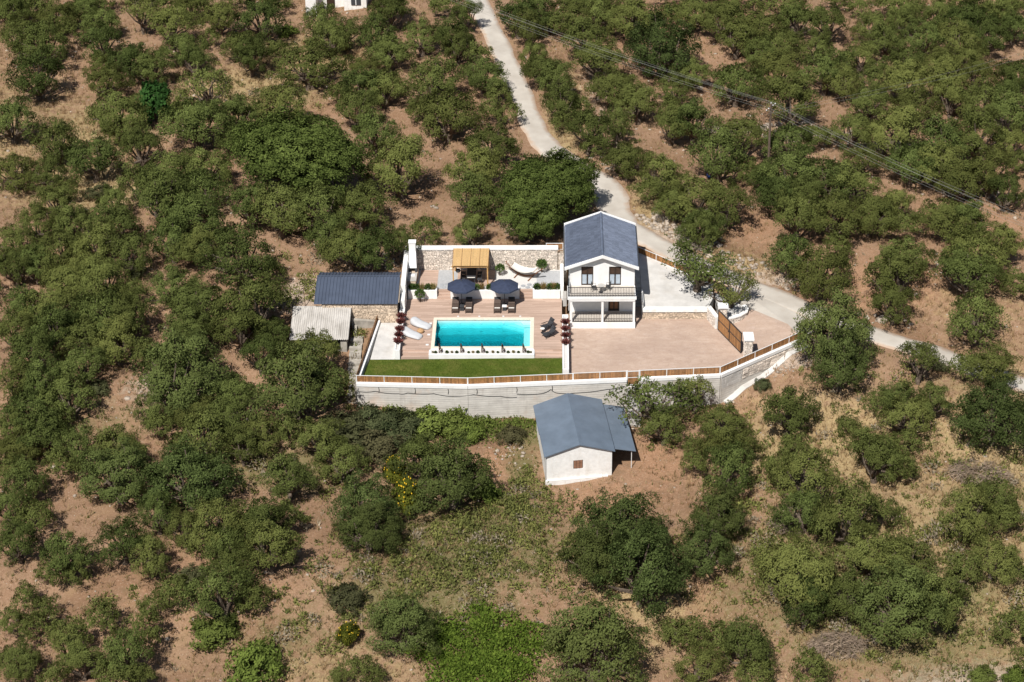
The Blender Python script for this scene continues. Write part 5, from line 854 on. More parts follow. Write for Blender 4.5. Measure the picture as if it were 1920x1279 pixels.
def wood_from(R, lobes, name, base=.24, split=.9, stems=3, mat=BARK, twigs=0):
    mb = MB(); st = []
    for k in range(stems):
        a = R.uniform(0, 6.28); s = split*R.uniform(.7, 1.2); e = np.array((math.cos(a)*.35, math.sin(a)*.35, s)); m = e*.5+R.normal(0, .06, 3); st.append(e)
        mb.tube([(R.normal(0,.05), R.normal(0,.05), -.3), m*np.array((.6,.6,1)), e], [base*1.25, base, base*.75], 7)
    for i, (x, y, z, rx, rz) in enumerate(lobes):
        c = np.array((x, y, z)); e = min(st, key=lambda q: np.linalg.norm(q[:2]-c[:2]*.3)); m = e*.5+c*.5+R.normal(0, .18, 3); m[2] -= .1
        mb.tube([e, m, c], [base*.55, base*.36, base*.16], 5, cap=False)
        for _ in range(twigs):
            d = unit(R.normal(size=3)+np.array((0, 0, .4))); mb.tube([c-d*.1, c+d*rx*.5+R.normal(0, .05, 3), c+d*rx*.95], [base*.16, base*.1, base*.05], 4, cap=False)
    off = mb.build(name, mat); me = off.data; bpy.data.objects.remove(off); return me
def lobes_olive(R, n, Rr=2.25, z0=2.0, dome=1.5, rl=(.75, 1.2), flat=.85, sep=.54):
    L = []; k = 0
    while len(L) < n and k < 400:
        k += 1; r = Rr*math.sqrt(R.uniform(0, 1)); a = R.uniform(0, 6.28); q = R.uniform(*rl)
        z = z0+dome*(1-(r/Rr)**2)*R.uniform(.55, 1.1)+R.uniform(-.25, .35); x, y = r*math.cos(a), r*math.sin(a)
        if all((x-l[0])**2+(y-l[1])**2+(z-l[2])**2 > (sep*(q+l[3]))**2 for l in L): L.append((x, y, z, q, q*flat))
    return L
def lobes_dome(R, n):
    d = sphere_dirs(R, n, -.3); q = R.uniform(.5, .8, len(d)); j = R.uniform(.86, 1.04, len(d))
    L = [(v[0]*2.15*k, v[1]*2.15*k, 2.1+v[2]*1.7*k, a, a*.95) for v, a, k in zip(d, q, j)]
    return L+[(R.uniform(-1, 1), R.uniform(-1, 1), R.uniform(1.8, 2.8), .8, .7) for _ in range(6)]
PROTO = {}
def proto(key, seed, lobefn, cargs, wargs):
    R = np.random.default_rng(seed); L = lobefn(R); cm = crown_from(R, L, name='crown', **cargs); wm = wood_from(R, L, 'trunk', **wargs); PROTO.setdefault(key, []).append((cm, wm))
for s in range(9):
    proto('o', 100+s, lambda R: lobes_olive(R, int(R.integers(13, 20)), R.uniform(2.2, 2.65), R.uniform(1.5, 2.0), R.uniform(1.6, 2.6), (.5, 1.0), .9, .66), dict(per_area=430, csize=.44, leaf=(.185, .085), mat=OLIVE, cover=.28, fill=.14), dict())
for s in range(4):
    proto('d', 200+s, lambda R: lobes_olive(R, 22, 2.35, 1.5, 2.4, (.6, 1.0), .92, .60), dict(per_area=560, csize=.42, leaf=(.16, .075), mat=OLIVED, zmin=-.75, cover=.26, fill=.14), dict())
for s in range(3):
    proto('s', 300+s, lambda R: lobes_olive(R, 15, 2.6, 1.8, 1.7, (.5, .85)), dict(per_area=190, csize=.36, leaf=(.25, .10), mat=OLIVE, fill=.06, cover=.23), dict(base=.22, twigs=4))
for s in range(2):
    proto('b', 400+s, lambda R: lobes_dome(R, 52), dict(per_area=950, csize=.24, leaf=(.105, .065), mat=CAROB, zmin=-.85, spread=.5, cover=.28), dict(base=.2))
for s in range(2):
    proto('h', 500+s, lambda R: lobes_olive(R, 9, 2.1, 1.0, 1.6, (.9, 1.3)), dict(per_area=170, csize=.5, leaf=(.36, .17), mat=SHRUB), dict(base=.12, split=.5))
    proto('y', 520+s, lambda R: lobes_olive(R, 10, 2.1, 1.0, 1.7, (.9, 1.3)), dict(per_area=160, csize=.5, leaf=(.38, .22), mat=BUSH, spread=.6), dict(base=.12, split=.5))
proto('c', 540, lambda R: lobes_olive(R, 12, 1.9, 1.6, 2.0, (.9, 1.2)), dict(per_area=180, csize=.5, leaf=(.36, .2), mat=CITRUS), dict(base=.16))
proto('f', 560, lambda R: lobes_olive(R, 12, 2.1, 1.4, 2.0, (.8, 1.2)), dict(per_area=150, csize=.5, leaf=(.42, .34), mat=FIG, spread=.5), dict(base=.18, stems=4))
# ---------------------------------------------------------------- trees
kindw = {'o': 'grey-green olive tree', 'd': 'dense dark olive tree', 's': 'sparse olive tree with bare limbs', 'b': 'huge round green tree', 'y': 'light green leafy bush', 'h': 'low dark shrub', 'c': 'yellow-fruited citrus tree', 'f': 'glossy broad-leaved fig tree'}
namew = {'o': 'olive_tree', 'd': 'olive_tree', 's': 'olive_tree', 'b': 'carob_tree', 'y': 'leafy_bush', 'h': 'shrub', 'c': 'citrus_tree', 'f': 'fig_tree'}
catw = {'o': 'olive tree', 'd': 'olive tree', 's': 'olive tree', 'b': 'tree', 'y': 'bush', 'h': 'shrub', 'c': 'citrus tree', 'f': 'fig tree'}
def put_tree(x, y, z, diam, sz, k, label, i, rz=None, group=None):
    cm, wm = PROTO[k][i % len(PROTO[k])]; s = diam/6.; R_ = random.Random(i*13+5)
    t = empty(namew[k], (x, y, z), R_.uniform(0, 6.28) if rz is None else rz, label, catw[k], group)
    q_ = R_.uniform(.86, 1.16); t.scale = (s*q_, s/q_*R_.uniform(.95, 1.1), sz*R_.uniform(.95, 1.15))
    link('trunk', wm, t); c = link('crown', cm, t); return t
oli = [i for i, q in enumerate(TREES) if q[4] in 'ods']; small = set(sorted(oli, key=lambda i: TREES[i][2])[:max(0, len(oli)-292)])
zt = terr(np.array([q[0] for q in TREES]), np.array([q[1] for q in TREES]), False); used = set(); rest = []
for i, (x, y, dm, sz, k, zn, row, col) in enumerate(TREES):
    if i in small: rest.append(i); continue
    dw = 'small ' if dm < 3.4 else 'large ' if dm > 5.6 and k != 'b' else ''
    lab = '%s%s, %s from left, %s row down, %s' % (dw, kindw[k], ORD[col], ORD[row], ZONES[zn])
    if len(lab.split()) > 16: lab = lab.replace('bare-limbed ', '').replace('large ', '')
    if len(lab.split()) > 16: lab = lab.replace('around the huge round tree', 'round the biggest tree').replace(' with yellow fruit', '').replace('grove between road and utility pole', 'grove between road and pole')
    if k == 's': lab = '%ssparse bare-limbed olive, %s from left, %s row down, %s' % (dw, ORD[col], ORD[row], ZONES[zn])
    put_tree(x, y, float(zt[i]), dm*1.07, sz, k, lab, i, group={'o': 'olive trees', 'd': 'olive trees', 's': 'olive trees'}.get(k))
    if k == 'c':
        R = np.random.default_rng(i); t = bpy.context.scene.collection.objects[-3] if False else None
# olives just beyond the picture's edges continue the grove (same mass as the small ones)
for (x, y, dm) in MARGIN:
    TREES.append((x, y, dm, (dm/6)**.75, 'o', 0, 0, 0)); rest.append(len(TREES)-1)
zt = terr(np.array([q[0] for q in TREES]), np.array([q[1] for q in TREES]), False)
# small remaining olives read as one mass
Vs = []; Fs = []; Ts = []; nv = 0
for i in rest:
    x, y, dm, sz, k, *_ = TREES[i]; cm, wm = PROTO['o'][i % 9]; n_ = len(cm.vertices); co_ = np.empty(n_*3, np.float32); cm.vertices.foreach_get('co', co_); co_ = co_.reshape(-1, 4, 3); tt = np.empty(n_, np.float32); cm.attributes['tint'].data.foreach_get('value', tt); tt = tt.reshape(-1, 4)
    sel = np.random.default_rng(i).random(len(co_)) < .33; co_ = co_[sel]; mid_ = co_.mean(1, keepdims=True); co_ = (mid_+(co_-mid_)*1.5).reshape(-1, 3); tt = tt[sel].ravel(); a = i*1.7; s = dm*1.07/6
    co_ = co_@np.array(((math.cos(a), math.sin(a), 0), (-math.sin(a), math.cos(a), 0), (0, 0, 1)))*np.array((s, s, sz))+np.array((x, y, zt[i])); Vs.append(co_); Ts.append(np.clip(tt+rnd.uniform(-.12, .12), 0, 1)); nv += len(co_)
if rest:
    V = np.concatenate(Vs); kind(tag(link('olive_undergrowth', np_mesh('olive_undergrowth', V, np.arange(len(V)).reshape(-1, 4), OLIVE, np.concatenate(Ts))), 'small and far olive trees filling gaps between the big ones', 'olive trees'), 'stuff')
# two olives standing on the plot
put_tree(20.4, 7.2, .5, 9.2, 1.05, 's', 'gnarled sparse olive on pale terrace right of the house', 1, .6, 'olive trees')
put_tree(23.6, 4.6, .15, 5.2, .95, 's', 'sparse olive in the curved stone planter behind the gate pillar', 2, 2.2, 'olive trees')
# fruit of the citrus trees, each a part of its tree
for t in [o for o in COL.objects if o.name.startswith('citrus_tree')]:
    R = np.random.default_rng(len(t.name)+int(abs(t.location.x)*10)); d = sphere_dirs(R, 40, -.3); mb = MB()
    for q in d: mb.lathe((q[0]*2.5, q[1]*2.5, 2.3+q[2]*2.3), [(0,-.11),(.08,-.08),(.11,0),(.08,.08),(0,.11)], 6)
    o = mb.build('fruit_cluster', FRUIT); o.parent = t; kind(o, 'stuff')
# ---------------------------------------------------------------- small plants
def small_proto(key, seed, n, mat, L, W, h, rad, style):
    R = np.random.default_rng(seed)
    if style == 'spiky':
        a = R.uniform(0, 6.28, n); tl = R.uniform(.05, .75, n); D = np.stack([np.cos(a)*tl, np.sin(a)*tl, np.ones(n)], 1); P = R.normal(0, rad*.25, (n, 3))*np.array((1, 1, 0)); me = leaves(key, P, unit(D), L*R.uniform(.6, 1.2, n), W, R.random(n), mat, R)
    elif style == 'rosette':
        a = R.uniform(0, 6.28, n); tl = R.uniform(.2, 2.2, n); D = np.stack([np.cos(a)*tl, np.sin(a)*tl, np.ones(n)], 1); P = np.stack([np.cos(a)*.05, np.sin(a)*.05, R.uniform(0, h*.4, n)], 1); me = leaves(key, P, unit(D), L*R.uniform(.7, 1.2, n), W, R.random(n), mat, R)
    elif style == 'cone':
        z = R.uniform(0, 1, n)**1.2; a = R.uniform(0, 6.28, n); r = rad*(1-z)*R.uniform(.6, 1, n); P = np.stack([np.cos(a)*r-z*.12, np.sin(a)*r, z*h], 1); me = leaves(key, P, unit(np.stack([np.cos(a)*.5, np.sin(a)*.5, np.ones(n)], 1)), L, W, R.random(n), mat, R)
    else:
        d = sphere_dirs(R, n, -.3); P = d*rad*R.uniform(.5, 1, (len(d), 1))+np.array((0, 0, h-rad)); me = leaves(key, P, unit(d+R.normal(size=d.shape)*.6), L, W, R.random(len(d)), mat, R)
    return me
SPK = small_proto('grass_tuft', 1, 150, SPIKY, .55, .035, .5, .3, 'spiky'); GRN = small_proto('foliage', 2, 260, GREENP, .14, .08, .42, .24, 'ball'); RED = small_proto('rosette', 3, 130, REDL, .48, .11, .4, .3, 'rosette'); CON = small_proto('foliage', 4, 260, RUSTP, .14, .05, .9, .16, 'cone'); TOP = small_proto('crown', 6, 420, GREENP, .17, .1, 1.2, .42, 'ball')
def plant(nm, me, loc, s, lab, grp, stem=.0, part='foliage', cat='plant'):
    t = empty(nm, loc, rnd.uniform(0, 6.28) if me is not CON else 0, lab, cat, grp); t.scale = (s, s, s); link(part, me, t)
    if stem: link('stem', STEM, t)
    return t
_o = MB().tube([(0,0,0),(.03,.02,.4),(-.02,0,.85)], [.07,.05,.03], 6).build('stem', BARK); STEM = _o.data; bpy.data.objects.remove(_o)
for i, x in enumerate((-7.0,-6.6,-6.05,-5.45,-4.95)): plant('ornamental_grass', (SPK, GRN)[i % 2] if i != 0 else GRN, (x, 7.2, .78), 1.25, 'tufted plant in the left white terrace planter, %s from left' % ORD[i], 'plants in the terrace planters')
for i, x in enumerate((-2.6,-.75,-.3,.5,1.0,2.6)): plant('ornamental_grass', (SPK, GRN)[i % 2], (x, 7.2, .78), 1.2, 'tufted plant in the long white terrace planter, %s from left' % ORD[i], 'plants in the terrace planters')
for i, x in enumerate((5.05,5.65,6.3,6.65,7.0)): plant('ornamental_grass', (GRN, SPK)[i % 2], (x, 7.2, .78), 1.3, 'tufted plant in the right white terrace planter, %s from left' % ORD[i], 'plants in the terrace planters')
for i, y in enumerate((2.25,1.2,-.2,-1.3,-2.45)): plant('red_leaf_plant', RED, (-7.76, y, .46), 1.1, 'dark red leafy plant in left planter wall, %s from back' % ORD[i], 'red plants in the planter walls', part='leaf_rosette')
for i, y in enumerate((1.35,.1,-1.15,-2.4)): plant('red_leaf_plant', RED, (7.75, y, .3), 1.05, 'dark red leafy plant in right planter wall, %s from back' % ORD[i], 'red plants in the planter walls', part='leaf_rosette')
for i, x in enumerate((-3.78,-1.79,.15,2.01,3.95)): plant('brown_cone_plant', CON, (x, -3.3, -.08), .95, 'narrow brown upright plant in the pool planter, %s from left' % ORD[i], 'brown plants in the pool planter')
for i, x in enumerate((-4.5,-4.25,-3.2,-2.75,-2.3,-1.2,-.8,-.35,.5,1.05,1.5,2.45,2.95,3.4,4.3,4.55)): plant('low_green_plant', GRN if i % 3 else SPK, (x, -3.35, -.09), .42+.18*((i*7) % 5)/5, 'low green plant in the pool planter, %s from left' % (ORD+['fifteenth', 'sixteenth'])[i], 'green plants in the pool planter')
plant('young_tree', TOP, (1.4,10.4,.55), 1.0, 'small young tree left of the hammock', 'small trees by the hammock', 1, 'crown', 'tree'); plant('young_tree', TOP, (5.5,11.0,.55), 1.15, 'small young tree right of the hammock', 'small trees by the hammock', 1, 'crown', 'tree')
plant('young_tree', TOP, (-6.2,6.1,0), 1.1, 'small gnarled potted tree in front of the left white planter', None, 1, 'crown', 'tree')
# ---------------------------------------------------------------- parasols, loungers, side tables
def parasol():
    t = empty('parasol', (0,0,0)); c = MB(); n = 8; V = [(0,0,2.62)]
    for ring, (r, z) in enumerate(((.75,2.42),(1.42,2.1))):
        for k in range(n): a = 2*math.pi*(k+.5)/n; V.append((r*math.cos(a), r*math.sin(a), z))
    Fc = [(0, 1+k, 1+(k+1) % n) for k in range(n)]+[(1+k, 9+k, 9+(k+1) % n, 1+(k+1) % n) for k in range(n)]
    V += [(x, y, z-.14) for x, y, z in V[9:17]]; Fc += [(9+k, 17+k, 17+(k+1) % n, 9+(k+1) % n) for k in range(n)]
    c.add(V, Fc).build('canopy', NAVY, t); MB().tube([(0,0,0),(0,0,2.7)], .028, 8).build('pole', SOLAR, t); MB().lathe((0,0,0), [(0,0),(.3,0),(.3,.06),(.06,.1),(.05,.3),(0,.3)], 14).build('base', SOLAR, t); MB().lathe((0,0,2.6), [(0,0),(.05,.02),(.03,.1),(0,.14)], 8).build('finial', SOLAR, t)
    for k in range(n): a = 2*math.pi*(k+.5)/n; MB().tube([(0,0,2.56),(1.4*math.cos(a),1.4*math.sin(a),2.06)], .012, 4).build('rib', SOLAR, t)
    return t
def lounger():
    t = empty('sun_lounger', (0,0,0)); MB().box(-.34,.34,-.95,.95,.24,.31).build('frame', WICK, t)
    for sx in (-1,1):
        for sy in (-1,1): MB().box(sx*.30-.03, sx*.30+.03, sy*.88-.03, sy*.88+.03, 0, .24).build('leg', WICK, t)
    MB().box(-.31,.31,-.93,.28,.311,.39).build('cushion', WICK, t); MB().obox((-.31,.29,.36), (.62,0,0), (0,.6,.40), (0,-.05,.08)).build('backrest', WICK, t); MB().obox((-.22,.62,.68), (.44,0,0), (0,.2,.13), (0,-.04,.07)).build('headrest', CHAR, t); MB().box(-.26,.26,-.62,-.5,.391,.44).build('towel', OFFW, t); return t
def side_table(white):
    t = empty('side_table', (0,0,0)); MB().box(-.22,.22,-.22,.22,.40,.44).build('table_top', WHITEM if white else CHAR, t); MB().box(-.19,.19,-.19,.19,.02,.40).build('body', CHAR, t); MB().box(-.21,.21,-.21,.21,0,.02).build('base', CHAR, t); return t
pp = parasol(); pp.location = (-2.16,5.5,0); tag(pp, 'navy octagonal parasol over loungers, left of the pair', 'parasol', 'navy parasols'); q = copy_tree(pp); q.location = (1.95,5.5,0); tag(q, 'navy octagonal parasol over loungers, right of the pair', 'parasol', 'navy parasols')
l0 = lounger()
for i, (x, lab) in enumerate(((-2.75,'left lounger under the left parasol'),(-1.45,'right lounger under the left parasol'),(1.27,'left lounger under the right parasol'),(2.63,'right lounger under the right parasol'))):
    o = l0 if i == 0 else copy_tree(l0); o.location = (x, 4.75, 0); tag(o, 'brown wicker '+lab, 'sun lounger', 'loungers under the parasols')
for i, (x, wht, lab) in enumerate(((-2.1,False,'dark cube side table between the left loungers'),(1.95,True,'white-topped side table between the right loungers'))):
    o = side_table(wht); o.location = (x, 4.55, 0); tag(o, lab, 'side table', 'side tables between loungers')
# bean-bag loungers and pouf
def beanbag(loc, rz, lab):
    t = empty('bean_bag_lounger', (0,0,0), 0, lab, 'bean bag', 'light grey bean bag loungers'); prof = [(-1.0,.08,.25),(-.9,.28,.44),(-.4,.36,.50),(.1,.40,.52),(.5,.55,.52),(.8,.7,.48),(1.0,.68,.36),(1.08,.5,.2)]; seg = 14; V = []
    for x, h, wd in prof:
        for k in range(seg):
            a = 2*math.pi*k/seg; c, s = math.cos(a), math.sin(a); V.append((x, wd*math.copysign(abs(c)**.7, c), h*.5+h*.5*math.copysign(abs(s)**.7, s)))
    F = [(i*seg+k, i*seg+(k+1) % seg, (i+1)*seg+(k+1) % seg, (i+1)*seg+k) for i in range(len(prof)-1) for k in range(seg)]+[tuple(range(seg))[::-1], tuple(range((len(prof)-1)*seg, len(prof)*seg))]
    MB().add(V, F).build('cushion', LGREY, t, True); MB().tube([(-.9,0,.24),(-.4,0,.31),(.1,0,.35),(.5,0,.49),(.8,0,.63)], .012, 4).build('seam', GREYC, t); t.location = loc; t.rotation_euler = (0, 0, rz)
beanbag((-5.85,1.45,0), 2.62, 'light grey bean bag lounger nearer the parasols'); beanbag((-6.6,-.4,0), 2.62, 'light grey bean bag lounger nearer the lawn')
t = empty('wicker_pouf', (-5.85,.3,0), 0, 'round tan wicker pouf between the two bean bags', 'pouf'); MB().lathe((-5.85,.3,0), [(0,0),(.26,0),(.33,.1),(.34,.22),(.28,.32),(0,.34)], 16).build('body', TAN, t, True); MB().lathe((-5.85,.3,0), [(0,.335),(.2,.335),(.18,.37),(0,.38)], 14).build('cushion', TAN, t, True)
def lowchair(loc, rz, lab):   # faces +x
    t = empty('deck_chair', (0,0,0), 0, lab, 'deck chair', 'black deck chairs right of the pool'); V = MB()
    V.obox((-.3,-.32,.28), (.85,0,.06), (0,.64,0), (0,0,.03)); V.build('seat', CHAR, t); MB().obox((-.3,-.32,.29), (-.42,0,.62), (0,.64,0), (.03,0,.02)).build('backrest', CHAR, t)
    for sy in (-1,1):
        MB().tube([(-.5,.34*sy,0),(.0,.34*sy,.5),(.5,.34*sy,.0)], .022, 5).build('leg', BLACKM, t); MB().box(-.35,.35,.34*sy-.03,.34*sy+.03,.5,.53).build('armrest', BLACKM, t)
    MB().obox((-.56,-.2,.72), (-.12,0,.18), (0,.4,0), (.08,0,.05)).build('headrest', CHAR, t); t.location = loc; t.rotation_euler = (0, 0, rz)
lowchair((6.0,.95,0), math.pi+.6, 'black reclining deck chair farther back, right of the pool'); lowchair((6.15,-.5,0), math.pi+.55, 'black reclining deck chair nearer the lawn, right of the pool')
t = empty('tray_table', (5.6,.2,0), 0, 'small round table with pale tray between the black deck chairs', 'side table'); MB().tube([(5.6,.2,0),(5.6,.2,.42)], .03, 6).build('stem', BLACKM, t); MB().lathe((5.6,.2,0), [(0,.42),(.2,.42),(.22,.46),(.0,.46)], 14).build('table_top', OFFW, t); MB().lathe((5.6,.2,0), [(0,0),(.16,0),(.15,.03),(0,.03)], 12).build('base', BLACKM, t)
# ---------------------------------------------------------------- pergola with dining set
P = empty('pergola', (-1.35,9.7,.55), 0, 'timber pergola with yellow bamboo roof against the stone wall', 'pergola')
for x in (-3.05,.27):
    for y in (8.1,11.3): MB().box(x-.06, x+.06, y-.06, y+.06, .55, 2.78).build('post', PINE, P)
for y in (8.1,11.3): MB().box(-3.2,.42,y-.05,y+.05,2.70,2.86).build('beam', PINE, P)
for x in (-3.05,.27): MB().box(x-.05, x+.05, 7.9, 11.5, 2.861, 2.94).build('beam', PINE, P)
for j in range(4):
    x0 = -3.12+.87*j+.02; x1 = x0+.83
    for k in range(2):
        mb = MB(); y0 = 7.92+1.78*k; nb = 17
        for b in range(nb): mb.obox((x0+(x1-x0)*b/nb+.004, y0, 2.95+.02*(k)), ((x1-x0)/nb-.008,0,0), (0,1.76,.02), (0,0,.025), t=rnd.random())
        mb.build('roof_mat', BAMBOO, P)
for j in range(5): MB().box(-3.13+.87*j-.015, -3.13+.87*j+.015, 7.9, 11.5, 2.942, 3.01).build('batten', BROWNW, P)
t = empty('dining_table', (-1.35,9.4,.58), 0, 'dark dining table with white runner under the pergola', 'table'); MB().box(-1.8,-.9,8.4,10.5,1.28,1.33).build('table_top', CHAR, t); MB().box(-1.72,-.98,8.5,8.62,1.331,1.345).build('place_mat', OFFW, t)
for x in (-1.7,-1.0):
    for y in (8.5,10.4): MB().box(x-.04, x+.04, y-.04, y+.04, .58, 1.28).build('leg', CHAR, t)
k = 0
for side, x in (('left',-2.15),('right',-.55)):
    for j, y in enumerate((8.8,9.45,10.1)):
        c = empty('dining_chair', (x,y,.58), 0, 'dark dining chair on the %s side of pergola table, %s from front' % (side, ORD[j]), 'chair', 'dining chairs under the pergola'); s = 1 if side == 'left' else -1
        MB().box(x-.22,x+.22,y-.22,y+.22,1.0,1.05).build('seat', CHAR, c); MB().box(x-s*.22-.02,x-s*.22+.02,y-.21,y+.21,1.051,1.48).build('backrest', CHAR, c)
        for dx in (-.19,.19):
            for dy in (-.19,.19): MB().box(x+dx-.02,x+dx+.02,y+dy-.02,y+dy+.02,.58,1.0).build('leg', BLACKM, c)
t = empty('hanging_lantern', (-2.6,8.6,2.2), 0, 'dark bowl-shaped lantern hanging under the pergola front', 'lantern'); MB().lathe((-2.6,8.6,1.9), [(0,0),(.2,.05),(.27,.2),(.2,.3),(0,.32)], 12).build('shade', CHAR, t); MB().tube([(-2.6,8.6,2.2),(-2.6,8.6,2.86)], .01, 4).build('cord', BLACKM, t)
# barbecue with chimney
t = empty('barbecue', (-7.1,9.6,.55), 0, 'white masonry barbecue with tall chimney in the terrace corner', 'barbecue')
MB().box(-7.51,-6.6,9.35,10.75,.55,1.45).build('base', STONE2, t); hd = MB(); hd.add([(-7.5,9.35,1.95),(-6.68,9.35,1.95),(-6.68,10.7,1.95),(-7.5,10.7,1.95),(-7.4,10.05,3.45),(-6.76,10.05,3.45),(-6.76,10.7,3.45),(-7.4,10.7,3.45)], [(3,2,1,0),(4,5,6,7),(0,1,5,4),(1,2,6,5),(2,3,7,6),(3,0,4,7)]); hd.build('hood', WHITE, t)
MB().box(-7.5,-7.3,9.4,10.7,1.45,1.95).box(-6.85,-6.68,9.4,10.7,1.45,1.95).box(-7.3,-6.85,10.5,10.7,1.45,1.95).build('firebox', SOLAR, t); MB().box(-7.4,-6.76,10.06,10.7,3.45,4.3).build('chimney', WHITE, t); MB().box(-7.45,-6.71,10.02,10.74,4.3,4.36).build('chimney_cap', WHITE, t)
t = empty('kitchen_counter', (-7.1,8.5,.55), 0, 'outdoor counter with sink along the left terrace wall', 'counter'); MB().box(-7.5,-6.7,7.75,9.34,.55,1.38).build('base', STONE2, t); MB().box(-7.51,-6.64,7.74,9.34,1.38,1.44).build('worktop', GREYC, t); MB().box(-7.3,-6.85,8.6,9.1,1.441,1.46).build('sink', WHITEM, t); MB().tube([(-7.4,8.85,1.44),(-7.4,8.85,1.75),(-7.2,8.85,1.75)], .02, 5).build('tap', WHITEM, t)
# hammock: arc stand from back-left to front-right
t = empty('hammock', (3.75,10.1,.55), -.42, 'cream hammock hung on a curved brown wooden stand', 'hammock')
def hm(): return MB()
arc = [(-1.95+3.9*i/14, 0, .16+1.15*((-1.95+3.9*i/14)/1.95)**2) for i in range(15)]
t.rotation_euler = (0, 0, 0); L0 = np.array(t.location)
def lp(p): return tuple(np.array(p)+L0)
for dy in (-.05,.05): MB().tube([lp((x,dy,z)) for x,y,z in arc], .055, 6).build('stand_arc', BROWNW, t)
for x in (-.75,.75): MB().box(*[v for ab in ((x-.05+L0[0],x+.05+L0[0]),(-.65+L0[1],.65+L0[1]),(L0[2],L0[2]+.09)) for v in ab]).build('foot', BROWNW, t)
V = []; n1, n2 = 12, 8
for i in range(n1+1):
    x = -1.25+2.5*i/n1; e = 1-abs(x)/1.25*.18
    for j in range(n2+1):
        y = (-.62+1.24*j/n2)*e; V.append(lp((x, y, .60+.42*(x/1.25)**2+.18*(y/.62)**2)))
F = [(i*(n2+1)+j, (i+1)*(n2+1)+j, (i+1)*(n2+1)+j+1, i*(n2+1)+j+1) for i in range(n1) for j in range(n2)]
cl = MB().add(V, F).build('cloth', OFFW, t, True)
for sx in (-1,1):
    MB().tube([lp((sx*1.27,-.55,1.06)), lp((sx*1.27,.55,1.06))], .025, 5).build('spreader_bar', BROWNW, t)
    cd = MB()
    for j in range(5): cd.tube([lp((sx*1.27,-.5+.25*j,1.06)), lp((sx*1.9,0,1.26))], .008, 4)
    cd.build('cord', OFFW, t)
t.rotation_euler = (0, 0, -.42)
# stepping stones
for i, (x, y) in enumerate(((-4.2,8.5),(-3.7,8.55),(-3.2,8.5),(-4.0,7.95),(-3.4,8.0),(3.7,8.25),(4.3,8.5),(4.15,7.95),(4.75,8.1),(5.0,8.7))):
    o = tag(MB().lathe((x, y, .566), [(0,0),(.24,0),(.23,.025),(0,.028)], 12).build('stepping_stone', FLAG), 'round grey stepping stone on the %s, %s from left' % (('left gravel path', ORD[i]) if i < 5 else ('right gravel bed', ORD[i-5])), 'stepping stone', 'round stepping stones')
# ---------------------------------------------------------------- ground stuff
R = np.random.default_rng(77)
def scatter(n, dens=None):
    x = R.uniform(-75, 75, n); y = R.uniform(-48, 92, n)
    # keep the view wedge
    w = 45+(y+48)*.24; m = np.abs(x-4) < w; x, y = x[m], y[m]
    m = ~in_poly(x, y, [(-11.6,-8.6),(-1.1,-9.0),(22.2,-7.2),(30.8,-.4),(32.2,2.2),(27,7),(22.5,9.2),(15.4,15),(14,12.7),(-8,12.9),(-16.2,8.6),(-18.2,3.2),(-18.2,-1.4),(-12.6,-1.4),(-11.6,-4)]); x, y = x[m], y[m]
    m = ~in_poly(x, y, [(5.6,-18.6),(12,-17.6),(14.3,-16),(13.5,-8.6),(4.9,-9.4)]); x, y = x[m], y[m]
    if dens is not None:
        q = dens(x, y)+.35*(np.sin(x*.8+np.sin(y*.6))*np.sin(y*.7+1.3*np.sin(x*.5)))*dens(x, y); m = R.random(len(x)) < q; x, y = x[m], y[m]
    d, _, _ = road_near(x, y); m = d > 1.7; x, y = x[m], y[m]
    return x, y, terr(x, y, False)
def tufts(name, n, dens, h, w, mat, blades, spread, lab, cat):
    x, y, z = scatter(n, dens); k = len(x); P = np.repeat(np.stack([x, y, z-.03], 1), blades, 0)+R.normal(0, .09, (k*blades, 3))*np.array((1, 1, 0)); D = unit(R.normal(0, spread, (k*blades, 3))*np.array((1, 1, 0))+np.array((0, 0, 1))); hs = np.repeat(R.uniform(.5, 1.3, k), blades)*R.uniform(.6, 1.2, k*blades)*h
    t = np.clip(np.repeat(R.normal(.5, .2, k), blades)+R.normal(0, .12, k*blades), 0, 1); n_ = k*blades; S = unit(np.stack([R.normal(size=n_), R.normal(size=n_), np.zeros(n_)], 1)); V = np.empty((n_, 3, 3)); V[:, 0] = P-S*w*.5; V[:, 1] = P+S*w*.5; V[:, 2] = P+D*hs[:, None]
    o = link(name, np_mesh(name, V.reshape(-1, 3), np.arange(n_*3).reshape(-1, 3), mat, np.repeat(t, 3))); kind(tag(o, lab, cat), 'stuff'); return k
tufts('dry_grass', 170000, lambda x, y: .22+.75*blob(x, y, Z_STRAW), .55, .06, STRAW, 5, .45, 'straw-coloured dry grass covering the hillside between the trees', 'grass')
tufts('green_weeds', 130000, lambda x, y: .05+.75*blob(x, y, Z_GREEN), .38, .10, WEED, 5, .6, 'green weeds and grass below the retaining wall and shed', 'weeds')
tufts('grey_thistles', 40000, lambda x, y: .004+.22*blob(x, y, [(-4,-27,3,4,1),(-7,-23,4,3,1),(4,-31,3,4,1),(-4,-34,4,2,1),(24,-24,4,4,.7),(-20,25,4,3,.7),(-12,-28,3,3,.8),(27,-37,4,3,.6),(-40,38,5,4,.8)]), .55, .09, THIST, 7, .5, 'grey dry thistles scattered over the slope', 'weeds')
